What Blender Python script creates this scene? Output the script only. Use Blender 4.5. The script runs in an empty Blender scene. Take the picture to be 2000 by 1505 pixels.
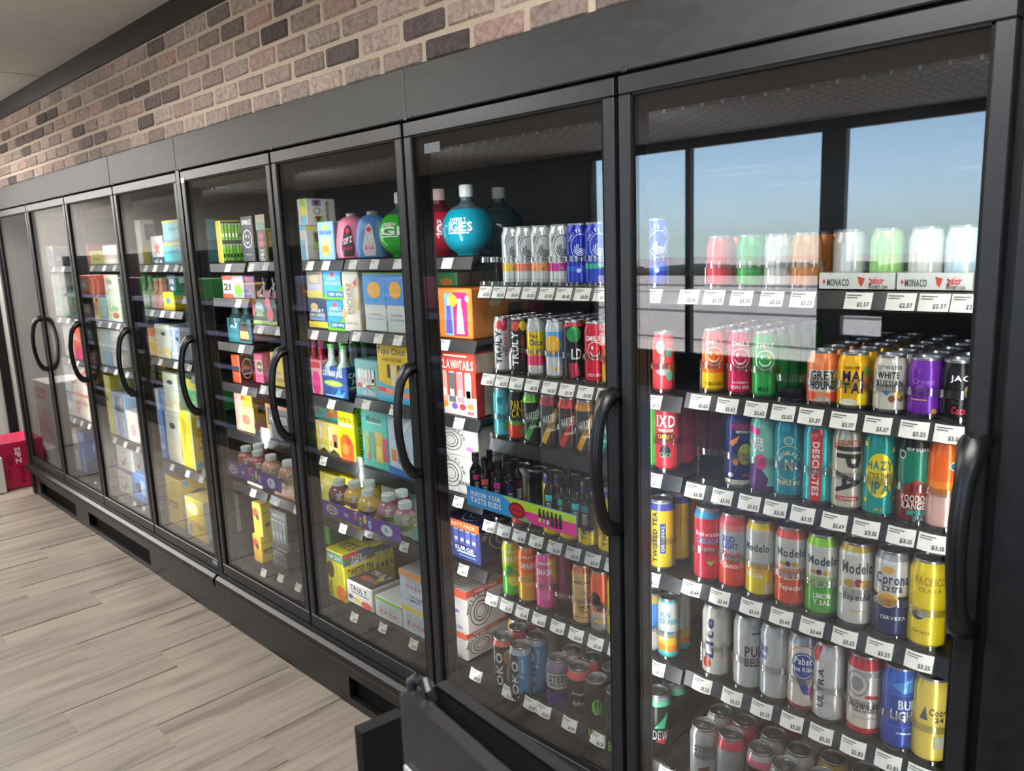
import bpy, bmesh, math, random
from mathutils import Vector, Matrix
from mathutils.geometry import tessellate_polygon
random.seed(7)
R = math.radians
SC = bpy.context.scene
COL = SC.collection

# ------------------------------------------------------------------ camera
W, H, F = 2000, 1505, 1532.58
YAW, PIT, ROL = -.786, -.1788, -.0382
CAM = Vector((1.0974, -1.4498, 1.6893))
FW = Vector((math.sin(YAW)*math.cos(PIT), math.cos(YAW)*math.cos(PIT), math.sin(PIT)))
_r = Vector((math.cos(YAW), -math.sin(YAW), 0)); _u = _r.cross(FW)
RT = _r*math.cos(ROL)+_u*math.sin(ROL); UP = -_r*math.sin(ROL)+_u*math.cos(ROL)
cd = bpy.data.cameras.new('camera'); cam = bpy.data.objects.new('camera', cd); COL.objects.link(cam)
cd.sensor_fit = 'HORIZONTAL'; cd.sensor_width = 36; cd.lens = 36*F/W
cd.clip_start = .02; cd.clip_end = 200
mw = Matrix((RT, UP, -FW)).transposed().to_4x4(); mw.translation = CAM; cam.matrix_world = mw
cd.dof.use_dof = True; cd.dof.focus_distance = 2.2; cd.dof.aperture_fstop = cd.lens/1000/.0045
SC.camera = cam

# ------------------------------------------------------------------ world, exposure, large lights
SC.view_settings.view_transform = 'Standard'; SC.view_settings.look = 'None'
SC.view_settings.gamma = 1; SC.view_settings.use_curve_mapping = False
SC.view_settings.exposure = 0.1
cy = SC.cycles
cy.max_bounces = 7; cy.diffuse_bounces = 3; cy.glossy_bounces = 4; cy.transmission_bounces = 2; cy.transparent_max_bounces = 16
cy.caustics_reflective = False; cy.caustics_refractive = False; cy.sample_clamp_indirect = 5
wd = bpy.data.worlds.new('sky'); SC.world = wd; wd.use_nodes = True
nt = wd.node_tree; nt.nodes.clear()
sky = nt.nodes.new('ShaderNodeTexSky'); sky.sky_type = 'HOSEK_WILKIE'; sky.turbidity = 3.0
sky.sun_direction = Vector((.5, .6, .75)).normalized(); sky.ground_albedo = .35
bg = nt.nodes.new('ShaderNodeBackground'); bg.inputs[1].default_value = 18
wo = nt.nodes.new('ShaderNodeOutputWorld')
nt.links.new(sky.outputs[0], bg.inputs[0]); nt.links.new(bg.outputs[0], wo.inputs[0])
sd = bpy.data.lights.new('sun', 'SUN'); sd.energy = 42; sd.angle = R(.6); sd.color = (1, .95, .86)
so = bpy.data.objects.new('sun', sd); COL.objects.link(so)
so.rotation_euler = Vector((.5, .6, .75)).to_track_quat('Z', 'Y').to_euler()

# ------------------------------------------------------------------ colours and materials
def lin(c):
    if isinstance(c, str):
        c = [int(c[i:i+2], 16) for i in (0, 2, 4)]
    return tuple(((v/255)/12.92 if v/255 <= .04045 else ((v/255+.055)/1.055)**2.4) for v in c)
MATS = {}
def mat(c, kind='paper'):
    """flat coloured surface: paper (carton print), can (printed metal), metal, paint, plastic"""
    k = (c, kind)
    if k in MATS: return MATS[k]
    m = bpy.data.materials.new(kind+'_'+c); m.use_nodes = True
    b = m.node_tree.nodes['Principled BSDF']; col = lin(c)
    b.inputs['Base Color'].default_value = (*col, 1)
    rg, mt, sp = {'paper': (.42, 0, .4), 'can': (.26, .35, .5), 'metal': (.3, .9, .5), 'paint': (.42, 0, .5),
                  'plastic': (.35, 0, .5), 'matte': (.8, 0, .3), 'gloss': (.12, 0, .5), 'chrome': (.15, 1, .5)}[kind]
    b.inputs['Roughness'].default_value = rg; b.inputs['Metallic'].default_value = mt
    b.inputs['Specular IOR Level'].default_value = sp
    N = m.node_tree.nodes; L = m.node_tree.links
    if kind in ('paper', 'matte'):     # slight unevenness of ink and fibre
        no = N.new('ShaderNodeTexNoise'); no.inputs['Scale'].default_value = 60
        tc = N.new('ShaderNodeTexCoord'); L.new(tc.outputs['Object'], no.inputs['Vector'])
        mx = N.new('ShaderNodeMixRGB'); mx.blend_type = 'MULTIPLY'; mx.inputs[0].default_value = .12
        mx.inputs[1].default_value = (*col, 1); L.new(no.outputs['Fac'], mx.inputs[2]); L.new(mx.outputs[0], b.inputs['Base Color'])
    MATS[k] = m; return m
def nodemat(name):
    m = bpy.data.materials.new(name); m.use_nodes = True
    return m, m.node_tree.nodes, m.node_tree.links, m.node_tree.nodes['Principled BSDF']
def clear_mat(name, f0, tint, rough=0.0, power=5.0):
    """clear sheet: transparent, with mirror reflection growing towards grazing angles"""
    m = bpy.data.materials.new(name); m.use_nodes = True; N = m.node_tree.nodes; L = m.node_tree.links; N.clear()
    ge = N.new('ShaderNodeNewGeometry'); d = N.new('ShaderNodeVectorMath'); d.operation = 'DOT_PRODUCT'
    L.new(ge.outputs['Normal'], d.inputs[0]); L.new(ge.outputs['Incoming'], d.inputs[1])
    a = N.new('ShaderNodeMath'); a.operation = 'ABSOLUTE'; L.new(d.outputs['Value'], a.inputs[0])
    s = N.new('ShaderNodeMath'); s.operation = 'SUBTRACT'; s.inputs[0].default_value = 1; L.new(a.outputs[0], s.inputs[1])
    p = N.new('ShaderNodeMath'); p.operation = 'POWER'; p.inputs[1].default_value = power; L.new(s.outputs[0], p.inputs[0])
    q = N.new('ShaderNodeMath'); q.operation = 'MULTIPLY_ADD'; q.inputs[1].default_value = 1-f0; q.inputs[2].default_value = f0
    L.new(p.outputs[0], q.inputs[0])
    t = N.new('ShaderNodeBsdfTransparent'); t.inputs[0].default_value = (*tint, 1)
    g = N.new('ShaderNodeBsdfGlossy'); g.inputs['Roughness'].default_value = rough
    mx = N.new('ShaderNodeMixShader'); L.new(q.outputs[0], mx.inputs[0]); L.new(t.outputs[0], mx.inputs[1]); L.new(g.outputs[0], mx.inputs[2])
    o = N.new('ShaderNodeOutputMaterial'); L.new(mx.outputs[0], o.inputs[0]); return m
M_GLASS = clear_mat('door_glass', .10, (.95, .955, .955))
M_ACRYL = clear_mat('clear_acrylic', .022, (.95, .96, .96), .12)
M_STOP = clear_mat('clear_plastic', .16, (.92, .93, .93), .1)

# ------------------------------------------------------------------ mesh helpers
class MB:
    def __init__(s): s.v = []; s.f = []; s.m = []; s.mats = []
    def mi(s, m):
        if m not in s.mats: s.mats.append(m)
        return s.mats.index(m)
    def face(s, pts, m):
        n = len(s.v); s.v += [tuple(p) for p in pts]; s.f.append(tuple(range(n, n+len(pts)))); s.m.append(s.mi(m))
    def box(s, x0, x1, y0, y1, z0, z1, m, mr=None, mt=None):
        """axis box; mr = material of the +X side, mt = of the top"""
        n = len(s.v); s.v += [(x, y, z) for z in (z0, z1) for y in (y0, y1) for x in (x0, x1)]
        i = s.mi(m); ir = s.mi(mr or m); it = s.mi(mt or m)
        for q, k in (((0, 1, 5, 4), i), ((2, 6, 7, 3), i), ((0, 4, 6, 2), i), ((1, 3, 7, 5), ir), ((0, 2, 3, 1), i), ((4, 5, 7, 6), it)):
            s.f.append(tuple(n+a for a in q)); s.m.append(k)
        return s
    def cham(s, x0, x1, y0, y1, z0, z1, m, mr=None, mt=None, c=.004):
        """box with chamfered edges"""
        bm = bmesh.new(); bmesh.ops.create_cube(bm, size=1)
        for v in bm.verts: v.co = Vector(((x0+x1)/2+v.co.x*(x1-x0), (y0+y1)/2+v.co.y*(y1-y0), (z0+z1)/2+v.co.z*(z1-z0)))
        bmesh.ops.bevel(bm, geom=list(bm.edges), offset=c, segments=1, affect='EDGES')
        n = len(s.v); bm.verts.index_update(); s.v += [tuple(v.co) for v in bm.verts]; bm.normal_update()
        for f in bm.faces:
            k = m
            if f.normal.x > .8 and mr: k = mr
            if f.normal.z > .8 and mt: k = mt
            s.f.append(tuple(n+v.index for v in f.verts)); s.m.append(s.mi(k))
        bm.free(); return s
    def lathe(s, prof, mf, seg=24, cx=0, cy=0, a0=0, a1=2*math.pi):
        """prof = [(r, z)]; mf(k) = material of ring k"""
        full = abs(a1-a0-2*math.pi) < 1e-6; cnt = seg if full else seg+1
        n = len(s.v)
        for (r, z) in prof:
            for i in range(cnt):
                a = a0+(a1-a0)*i/seg; s.v.append((cx+r*math.cos(a), cy+r*math.sin(a), z))
        for k in range(len(prof)-1):
            mi = s.mi(mf(k))
            for i in range(seg):
                j = (i+1) % cnt if full else i+1
                a, b = n+k*cnt+i, n+k*cnt+j; s.f.append((a, b, b+cnt, a+cnt)); s.m.append(mi)
        return s
    def tube(s, pts, rad, m, seg=10, flat=1.0):
        pts = [Vector(p) for p in pts]; n = len(s.v); mi = s.mi(m); up = Vector((1, 0, 0))
        for i, p in enumerate(pts):
            t = (pts[min(i+1, len(pts)-1)]-pts[max(i-1, 0)]).normalized(); a = t.cross(up).normalized(); b = up
            b = a.cross(t).normalized(); r = rad[i] if isinstance(rad, (list, tuple)) else rad
            for k in range(seg):
                q = 2*math.pi*k/seg; s.v.append(tuple(p+a*(r*flat*math.cos(q))+b*(r*math.sin(q))))
        for i in range(len(pts)-1):
            for k in range(seg):
                a = n+i*seg+k; b = n+i*seg+(k+1) % seg; s.f.append((a, b, b+seg, a+seg)); s.m.append(mi)
        s.f.append(tuple(n+k for k in range(seg))[::-1]); s.m.append(mi)
        s.f.append(tuple(n+(len(pts)-1)*seg+k for k in range(seg))); s.m.append(mi)
        return s
    def mesh(s, name, smooth=False):
        me = bpy.data.meshes.new(name); me.from_pydata(s.v, [], s.f)
        for m in s.mats: me.materials.append(m)
        me.polygons.foreach_set('material_index', s.m)
        if smooth:
            me.polygons.foreach_set('use_smooth', [True]*len(s.f))
            me.set_sharp_from_angle(angle=R(35))
        me.update(); return me
    def build(s, name, parent=None, smooth=False, **k):
        return link(name, s.mesh(name, smooth), parent, **k)
def link(name, me, parent=None, loc=None, rot=None):
    o = bpy.data.objects.new(name, me); COL.objects.link(o)
    if parent: o.parent = parent
    if loc: o.location = loc
    if rot: o.rotation_euler = rot
    return o
LABELS = {}
def tag(o, label, cat, group=None):
    n = len(label.split())
    if not 4 <= n <= 16: print('LABEL LENGTH', n, label)
    if label in LABELS and not group: print('DUP', label)
    LABELS[label] = o
    o['label'] = label; o['category'] = cat
    if group: o['group'] = group
    return o
def thing(name, label, cat, loc=(0, 0, 0), group=None):
    return tag(link(name, None, None, loc), label, cat, group)
def struct(o, label=None, cat=None):
    o['kind'] = 'structure'
    if label: tag(o, label, cat)
    return o
def ray(px, py): return FW+RT*((px-W/2)/F)-UP*((py-H/2)/F)
def onY(px, py, y): d = ray(px, py); return CAM+d*((y-CAM.y)/d.y)
def onZ(px, py, z): d = ray(px, py); return CAM+d*((z-CAM.z)/d.z)
def onX(px, py, x): d = ray(px, py); return CAM+d*((x-CAM.x)/d.x)

# ------------------------------------------------------------------ lettering: glyphs taken once from the built-in font
GLY = {}
def _glyphs():
    chars = "ABCDEFGHIJKLMNOPQRSTUVWXYZabcdefghijklmnopqrstuvwxyz0123456789$.&'!%-+*/"
    obs = []
    for bold in (0, 1):
        for ch in chars:
            cu = bpy.data.curves.new('g', 'FONT'); cu.body = ch; cu.resolution_u = 2; cu.size = 1.0
            if bold: cu.offset = .028
            o = bpy.data.objects.new('g', cu); COL.objects.link(o); obs.append((bold, ch, o))
    dg = bpy.context.evaluated_depsgraph_get()
    for bold, ch, o in obs:
        me = bpy.data.meshes.new_from_object(o.evaluated_get(dg)); me.calc_loop_triangles()
        vs = [(v.co.x, v.co.y) for v in me.vertices]; tr = [tuple(t.vertices) for t in me.loop_triangles]
        x0 = min(v[0] for v in vs); x1 = max(v[0] for v in vs)
        GLY[bold, ch] = ([(x-x0, y) for x, y in vs], tr, x1-x0); bpy.data.meshes.remove(me)
    for b, c, o in obs:
        cu = o.data; bpy.data.objects.remove(o); bpy.data.curves.remove(cu)
_glyphs()
def text_tris(s, bold=1, gap=.09):
    """triangles of a string, normalised to a 1 x 1 cap box"""
    x = 0; out = []
    for ch in s:
        if ch == ' ': x += .32; continue
        vs, tr, w = GLY[bold, ch]
        for t in tr: out.append([(vs[i][0]+x, vs[i][1]) for i in t])
        x += w+gap
    x = max(x-gap, .01); lo = min(p[1] for t in out for p in t); hi = max(p[1] for t in out for p in t)
    if lo > -.05: lo = 0
    return [[(px/x, (py-lo)/(hi-lo)) for px, py in t] for t in out]
def prims(p):
    """2-D triangles of one print primitive"""
    k = p[0]
    if k == 't':      # text, centre u v, width, height, colour, options r (reads up) d (reads down) i (slanted) n (thin)
        _, s, u, v, w, h, c = p[:7]; op = p[7] if len(p) > 7 else ''
        ts = text_tris(s, 0 if 'n' in op else 1); out = []
        for t in ts:
            q = []
            for a, b in t:
                if 'i' in op: a = a+.18*(b-.5)*h/w
                a -= .5; b -= .5
                if 'r' in op: q.append((u-b*w, v+a*h))
                elif 'd' in op: q.append((u+b*w, v-a*h))
                elif 's' in op: q.append((u+a*w, v+b*h+a*.5*h))
                else: q.append((u+a*w, v+b*h))
            out.append(q)
        return out, c
    if k == 'r':
        _, a, b, c2, d, c = p; return [[(a, b), (c2, b), (c2, d)], [(a, b), (c2, d), (a, d)]], c
    if k == 'c':
        _, u, v, ru, rv, c = p; P = [(u+ru*math.cos(i*math.pi/9), v+rv*math.sin(i*math.pi/9)) for i in range(18)]
        return [[(u, v), P[i], P[(i+1) % 18]] for i in range(18)], c
    if k == 'o':
        _, u, v, ru, rv, th, c = p; n = 22; out = []
        for i in range(n):
            a, b = 2*math.pi*i/n, 2*math.pi*(i+1)/n
            q = [(u+ru*s*math.cos(t), v+rv*s*math.sin(t)) for t in (a, b) for s in (1, 1-th)]
            out += [[q[0], q[2], q[3]], [q[0], q[3], q[1]]]
        return out, c
    if k == 'a':      # arc of letters round a centre: string, u v, ru rv, start angle, end angle, size u, size v
        _, s, u, v, ru, rv, a0, a1, su, sv, c = p; out = []; n = len(s)
        for i, ch in enumerate(s):
            if ch == ' ': continue
            an = R(a0+(a1-a0)*(i+.5)/n); vs, tr, w = GLY[1, ch]; ro = an-math.pi/2 if a1 < a0 else an+math.pi/2
            for t in tr:
                q = []
                for j in t:
                    x, y = vs[j][0]-w/2, vs[j][1]-.35
                    xr, yr = x*math.cos(ro)-y*math.sin(ro), x*math.sin(ro)+y*math.cos(ro)
                    q.append((u+ru*math.cos(an)+xr*su, v+rv*math.sin(an)+yr*sv))
                out.append(q)
        return out, c
    if k == 'p':
        _, pts, c = p; T = tessellate_polygon([[Vector((a, b, 0)) for a, b in pts]])
        return [[pts[i] for i in t] for t in T], c
def decals(plist, mapf, kind, maxu=None, maxv=None):
    mb = MB(); lay = 0
    for p in plist:
        ts, c = prims(p); lay += 1; m = mat(c, kind); off = .0004+.00016*min(lay, 14)
        if maxu:
            st = list(ts); ts = []
            while st:
                t = st.pop(); us = [q[0] for q in t]
                if max(us)-min(us) > maxu:
                    e = max(range(3), key=lambda i: abs(t[i][0]-t[(i+1) % 3][0])); a, b, c3 = t[e], t[(e+1) % 3], t[(e+2) % 3]
                    mid = ((a[0]+b[0])/2, (a[1]+b[1])/2); st += [[a, mid, c3], [mid, b, c3]]
                else: ts.append(t)
        if maxv:
            st = list(ts); ts = []
            while st:
                t = st.pop(); vs = [q[1] for q in t]
                if max(vs)-min(vs) > maxv and (max(vs) > .82 or min(vs) < .1):
                    e = max(range(3), key=lambda i: abs(t[i][1]-t[(i+1) % 3][1])); a, b, c3 = t[e], t[(e+1) % 3], t[(e+2) % 3]
                    mid = ((a[0]+b[0])/2, (a[1]+b[1])/2); st += [[a, mid, c3], [mid, b, c3]]
                else: ts.append(t)
        for t in ts:
            q = [mapf(u, v, off) for u, v in t]
            ar = (t[1][0]-t[0][0])*(t[2][1]-t[0][1])-(t[2][0]-t[0][0])*(t[1][1]-t[0][1])
            mb.face(q if ar > 0 else q[::-1], m)
    return mb
# ------------------------------------------------------------------ surface materials
def wood_mat():
    m, N, L, b = nodemat('greige_wood_plank')
    tc = N.new('ShaderNodeTexCoord'); oi = N.new('ShaderNodeObjectInfo')
    ad = N.new('ShaderNodeVectorMath'); ad.operation = 'ADD'; L.new(tc.outputs['Object'], ad.inputs[0])
    cr = N.new('ShaderNodeCombineXYZ'); mu = N.new('ShaderNodeMath'); mu.operation = 'MULTIPLY'; mu.inputs[1].default_value = 37
    L.new(oi.outputs['Random'], mu.inputs[0]); L.new(mu.outputs[0], cr.inputs[0]); L.new(mu.outputs[0], cr.inputs[1]); L.new(cr.outputs[0], ad.inputs[1])
    mp = N.new('ShaderNodeMapping'); mp.inputs['Scale'].default_value = (9, .9, 1); L.new(ad.outputs[0], mp.inputs[0])
    n1 = N.new('ShaderNodeTexNoise'); n1.inputs['Scale'].default_value = 1.6; n1.inputs['Detail'].default_value = 6; n1.inputs['Distortion'].default_value = .6; L.new(mp.outputs[0], n1.inputs['Vector'])
    mp2 = N.new('ShaderNodeMapping'); mp2.inputs['Scale'].default_value = (70, 2.2, 1); L.new(ad.outputs[0], mp2.inputs[0])
    n2 = N.new('ShaderNodeTexNoise'); n2.inputs['Scale'].default_value = 1.3; n2.inputs['Detail'].default_value = 4; L.new(mp2.outputs[0], n2.inputs['Vector'])
    r1 = N.new('ShaderNodeValToRGB'); e = r1.color_ramp.elements
    e[0].position = .28; e[0].color = (*lin('6e645b'), 1); e[1].position = .62; e[1].color = (*lin('9c9186'), 1)
    e2 = r1.color_ramp.elements.new(.45); e2.color = (*lin('8f857b'), 1)
    L.new(n1.outputs['Fac'], r1.inputs[0])
    r2 = N.new('ShaderNodeValToRGB'); e = r2.color_ramp.elements; e[0].position = .3; e[0].color = (.72, .71, .7, 1); e[1].position = .55; e[1].color = (1, 1, 1, 1); L.new(n2.outputs['Fac'], r2.inputs[0])
    mx = N.new('ShaderNodeMixRGB'); mx.blend_type = 'MULTIPLY'; mx.inputs[0].default_value = .7; L.new(r1.outputs[0], mx.inputs[1]); L.new(r2.outputs[0], mx.inputs[2])
    hv = N.new('ShaderNodeHueSaturation'); mr = N.new('ShaderNodeMapRange'); mr.inputs[3].default_value = .86; mr.inputs[4].default_value = 1.06
    L.new(oi.outputs['Random'], mr.inputs[0]); L.new(mr.outputs[0], hv.inputs['Value']); L.new(mx.outputs[0], hv.inputs['Color'])
    L.new(hv.outputs[0], b.inputs['Base Color']); b.inputs['Roughness'].default_value = .45; b.inputs['Specular IOR Level'].default_value = .35
    bp = N.new('ShaderNodeBump'); bp.inputs['Strength'].default_value = .06; L.new(n2.outputs['Fac'], bp.inputs['Height']); L.new(bp.outputs[0], b.inputs['Normal'])
    return m
def brick_mat():
    m, N, L, b = nodemat('tumbled_brick')
    tc = N.new('ShaderNodeTexCoord'); oi = N.new('ShaderNodeObjectInfo')
    ad = N.new('ShaderNodeVectorMath'); ad.operation = 'ADD'; mu = N.new('ShaderNodeVectorMath'); mu.operation = 'SCALE'; mu.inputs['Scale'].default_value = 3.7
    L.new(oi.outputs['Location'], mu.inputs[0]); L.new(tc.outputs['Object'], ad.inputs[0]); L.new(mu.outputs[0], ad.inputs[1])
    n1 = N.new('ShaderNodeTexNoise'); n1.inputs['Scale'].default_value = 55; n1.inputs['Detail'].default_value = 6; n1.inputs['Roughness'].default_value = .7; L.new(ad.outputs[0], n1.inputs['Vector'])
    rp = N.new('ShaderNodeValToRGB'); rp.color_ramp.interpolation = 'CONSTANT'; E_ = rp.color_ramp.elements
    cols = ['a0918a', 'aa9a93', '94867f', 'b4a299', '6c6261', 'ac938b', '9d8e87', 'baa9a0', '7a6f6b', 'a6958e', '92857f', 'b59b92', '5c5453', 'a4968f']
    E_[0].color = (*lin(cols[0]), 1); E_[1].position = 1/len(cols); E_[1].color = (*lin(cols[1]), 1)
    for i in range(2, len(cols)): e = E_.new(i/len(cols)); e.color = (*lin(cols[i]), 1)
    L.new(oi.outputs['Random'], rp.inputs[0])
    r2 = N.new('ShaderNodeValToRGB'); e = r2.color_ramp.elements; e[0].position = .36; e[0].color = (.5, .48, .47, 1); e[1].position = .6; e[1].color = (1.12, 1.1, 1.08, 1); L.new(n1.outputs['Fac'], r2.inputs[0])
    mx = N.new('ShaderNodeMixRGB'); mx.blend_type = 'MULTIPLY'; mx.inputs[0].default_value = .75; L.new(rp.outputs[0], mx.inputs[1]); L.new(r2.outputs[0], mx.inputs[2])
    L.new(mx.outputs[0], b.inputs['Base Color']); b.inputs['Roughness'].default_value = .85; b.inputs['Specular IOR Level'].default_value = .2
    bp = N.new('ShaderNodeBump'); bp.inputs['Strength'].default_value = .5; bp.inputs['Distance'].default_value = .004; L.new(n1.outputs['Fac'], bp.inputs['Height']); L.new(bp.outputs[0], b.inputs['Normal'])
    return m
def noisy_mat(name, c0, c1, scale, rough, spec=.4, bump=.1, rvar=0, stretch=(1, 1, 1)):
    m, N, L, b = nodemat(name); tc = N.new('ShaderNodeTexCoord'); mp = N.new('ShaderNodeMapping'); mp.inputs['Scale'].default_value = stretch; L.new(tc.outputs['Object'], mp.inputs[0])
    n = N.new('ShaderNodeTexNoise'); n.inputs['Scale'].default_value = scale; n.inputs['Detail'].default_value = 5; L.new(mp.outputs[0], n.inputs['Vector'])
    r = N.new('ShaderNodeValToRGB'); r.color_ramp.elements[0].position = .3; r.color_ramp.elements[1].position = .7
    r.color_ramp.elements[0].color = (*lin(c0), 1); r.color_ramp.elements[1].color = (*lin(c1), 1); L.new(n.outputs['Fac'], r.inputs[0]); L.new(r.outputs[0], b.inputs['Base Color'])
    b.inputs['Roughness'].default_value = rough; b.inputs['Specular IOR Level'].default_value = spec
    if rvar:
        mr = N.new('ShaderNodeMapRange'); mr.inputs[3].default_value = rough-rvar; mr.inputs[4].default_value = rough+rvar; L.new(n.outputs['Fac'], mr.inputs[0]); L.new(mr.outputs[0], b.inputs['Roughness'])
    if bump:
        bp = N.new('ShaderNodeBump'); bp.inputs['Strength'].default_value = bump; bp.inputs['Distance'].default_value = .002; L.new(n.outputs['Fac'], bp.inputs['Height']); L.new(bp.outputs[0], b.inputs['Normal'])
    return m
M_WOOD = wood_mat(); M_BRICK = brick_mat()
M_MORTAR = noisy_mat('sand_mortar', 'b9ab98', 'c6b9a6', 90, .9, .2, .5)
M_CEIL = noisy_mat('ceiling_board', 'd8d3cc', 'dfdad4', 8, .9, .2, .05)
M_HEAD = noisy_mat('black_brushed_paint', '232425', '2f3031', 14, .5, .4, .35, .06, (1, 1, 3))
M_BLACK = noisy_mat('black_satin_metal', '0f0f11', '16161a', 30, .38, .5, .04, .06)
M_FRAME = noisy_mat('black_anodised_frame', '19191d', '212125', 40, .38, .45, .03, .05)
M_RUB = mat('08080a', 'matte'); M_INNER = noisy_mat('dark_liner', '101216', '17191e', 5, .5, .4, 0)
M_WALLG = noisy_mat('grey_wall_paint', 'b4b2ae', 'bdbbb7', 6, .8, .3, .05)
M_DARKW = noisy_mat('charcoal_wall_paint', '24262a', '2d2f33', 6, .7, .3, .05)
M_ASPH = noisy_mat('pale_asphalt', '8f8a88', 'a8a2a0', 4, .9, .2, .2)

# ------------------------------------------------------------------ room
floor = struct(MB().box(-11, 5, -6, 1.2, -.05, -.004, M_WOOD).build('floor'), 'pale greige wood plank floor of the shop', 'floor')
PLW, PLL = .182, 1.22
pm = MB().cham(-PLW/2+.0006, PLW/2-.0006, -PLL/2+.0006, PLL/2-.0006, -.006, 0, M_WOOD, c=.0012).mesh('floor_plank')
i = 0; x = -6.9
while x < 1.4:
    off = [0, .47, .83, .21, .66][i % 5]*PLL; y = -off+.25
    while y > -3.0:
        if not (x > -5.4 and y-PLL/2 > .05): link('floor_plank', pm, floor, (x, y-PLL/2, 0))
        y -= PLL
    x += PLW; i += 1
ceiling = struct(MB().box(-11, 5, -6, 1.2, 2.706, 2.78, M_CEIL).build('ceiling'), 'off white board ceiling above the brick band', 'ceiling')
for sx in (-1.55, -3.99, -6.43): MB().box(sx-.003, sx+.003, -6, .05, 2.7045, 2.707, mat('8a857f', 'matte')).build('board_seam', ceiling)
wall_back = struct(MB().box(-7.2, 5, .032, .12, 2.184, 2.606, M_MORTAR).build('wall_back'), 'tumbled brick band running above the glass doors', 'wall')
trim1 = struct(MB().box(-11, 5, .018, .12, 2.606, 2.706, mat('0b0b0c', 'paint')).build('trim_1'), 'black band between the brick wall and ceiling', 'trim')
BP, CP = .1975, .0705
bms = []
for k in range(5):
    mb = MB(); mb.cham(-.0885, .0885, -.007, .012, -.0275, .0275, M_BRICK, c=.006)
    rr = random.Random(k); mb.v = [(a+rr.uniform(-.0022, .0022), b+rr.uniform(-.0015, .0015), c+rr.uniform(-.0018, .0018)) for a, b, c in mb.v]
    bms.append(mb.mesh('brick'))
for r in range(6):
    z = 2.1835+.0352+r*CP; n = 0
    x0 = -6.9+(BP/2 if r % 2 else 0)
    while x0+n*BP < .55 and n < 44:
        link('brick', random.choice(bms), wall_back, (x0+n*BP+random.uniform(-.003, .003), .032, z), (0, random.uniform(-.01, .01), 0)); n += 1
struct(MB().box(-6.75, -6.6, -.55, 1.2, 0, 2.706, M_WALLG).build('wall_left'), 'grey wall just past the end of the cooler', 'wall')
for k, (ya, yb) in enumerate(((.14, .21), (-.12, -.08))):
    struct(MB().box(-6.6, -6.575, ya, yb, 0, 2.3, M_BLACK).build('trim_%d' % (2+k)), ['black upright trim nearest the cooler on grey wall', 'second black upright trim on grey wall'][k], 'trim')
struct(MB().box(-11.1, -11, -6, 1.2, 0, 2.78, M_WALLG).build('wall_far'), 'far grey wall mirrored in the left glass doors', 'wall')
struct(MB().box(-11, 5, 1.1, 1.2, 0, 2.706, M_WALLG).build('wall_corner'), 'grey wall behind the end of the cooler run', 'wall')
struct(MB().box(5, 5.1, -6, 1.2, 0, 2.78, M_WALLG).build('wall_right'), 'grey side wall behind the photographer', 'wall')
# front wall with the shop window and glass door
wf = MB()
for (xa, xb, za, zb) in ((-11, -4.98, 0, 2.78), (-4.98, -2.13, 0, .37), (-4.98, -2.13, 2.66, 2.78), (-2.13, -2.0, 0, 2.78), (-2.0, -1.52, 0, .66), (-2.0, -1.52, .95, 1.27), (-1.52, -.42, 0, 1.27), (-2.0, -.42, 2.66, 2.78), (-.42, .6, 0, 2.78), (.6, 3.6, 0, .3), (.6, 3.6, 2.3, 2.78), (3.6, 5, 0, 2.78)):
    wf.box(xa, xb, -6.12, -6, za, zb, M_DARKW)
struct(wf.build('wall_front'), 'charcoal front wall mirrored in the nearest glass door', 'wall')
for k, (xa, xb, za, zb) in enumerate(((-4.98, -2.13, .37, 2.66), (-2.0, -1.52, .66, .95), (.6, 3.6, .3, 2.3), (-2.0, -.42, 1.27, 2.66))):
    w = MB(); t = .05
    for q in ((xa, xa+t, za, zb), (xb-t, xb, za, zb), (xa, xb, za, za+t), (xa, xb, zb-t, zb)): w.box(q[0], q[1], -6.1, -6.02, q[2], q[3], M_BLACK)
    if k == 0: w.box(-3.66, -3.6, -6.1, -6.02, za, zb, M_BLACK)
    wo_ = struct(w.build('window_%d' % (k+1)), ['tall shop window mirrored in the nearest glass door', 'small pane mirrored above the short cans', 'side shop window behind the photographer', 'upper window mirrored above the white can trays'][k], 'window')
    MB().box(xa+t, xb-t, -6.064, -6.058, za+t, zb-t, clear_mat('window_pane', .03, (.97, .98, .99))).build('pane', wo_)
GROUND = MB().box(-40, 30, -60, -6.12, -.2, -.12, M_ASPH).build('ground')
def noisy_hedge():
    mb = MB(); rr = random.Random(5)
    for i in range(70): x = -60+i*1.3; mb.cham(x, x+1.5, -33-rr.random(), -31, -.12, .12+rr.uniform(0, .25), mat('232a22', 'matte'), c=.08)
    return mb.build('hedge')
struct(GROUND, 'pale asphalt car park outside the shop window', 'ground')
kerb = struct(MB().cham(-40, 30, -9.4, -8.9, -.13, .02, mat('d8d2c8', 'matte'), c=.03).build('kerb'), 'pale concrete kerb strip outside the window', 'kerb')
for k, (ya, yb, sk) in enumerate(((-16.9, -16.4, 2.5), (-20.3, -19.8, -3), (-13.6, -13.4, 5), (-25, -24, 0))):
    m_ = MB(); m_.face([(-40, ya, -.118), (20, ya+sk, -.118), (20, yb+sk, -.118), (-40, yb, -.118)], mat('4a4648', 'matte')); m_.build('dark_strip', GROUND)  # darker strips laid across the asphalt
struct(noisy_hedge(), 'dark hedge line across the car park', 'hedge')
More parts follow.
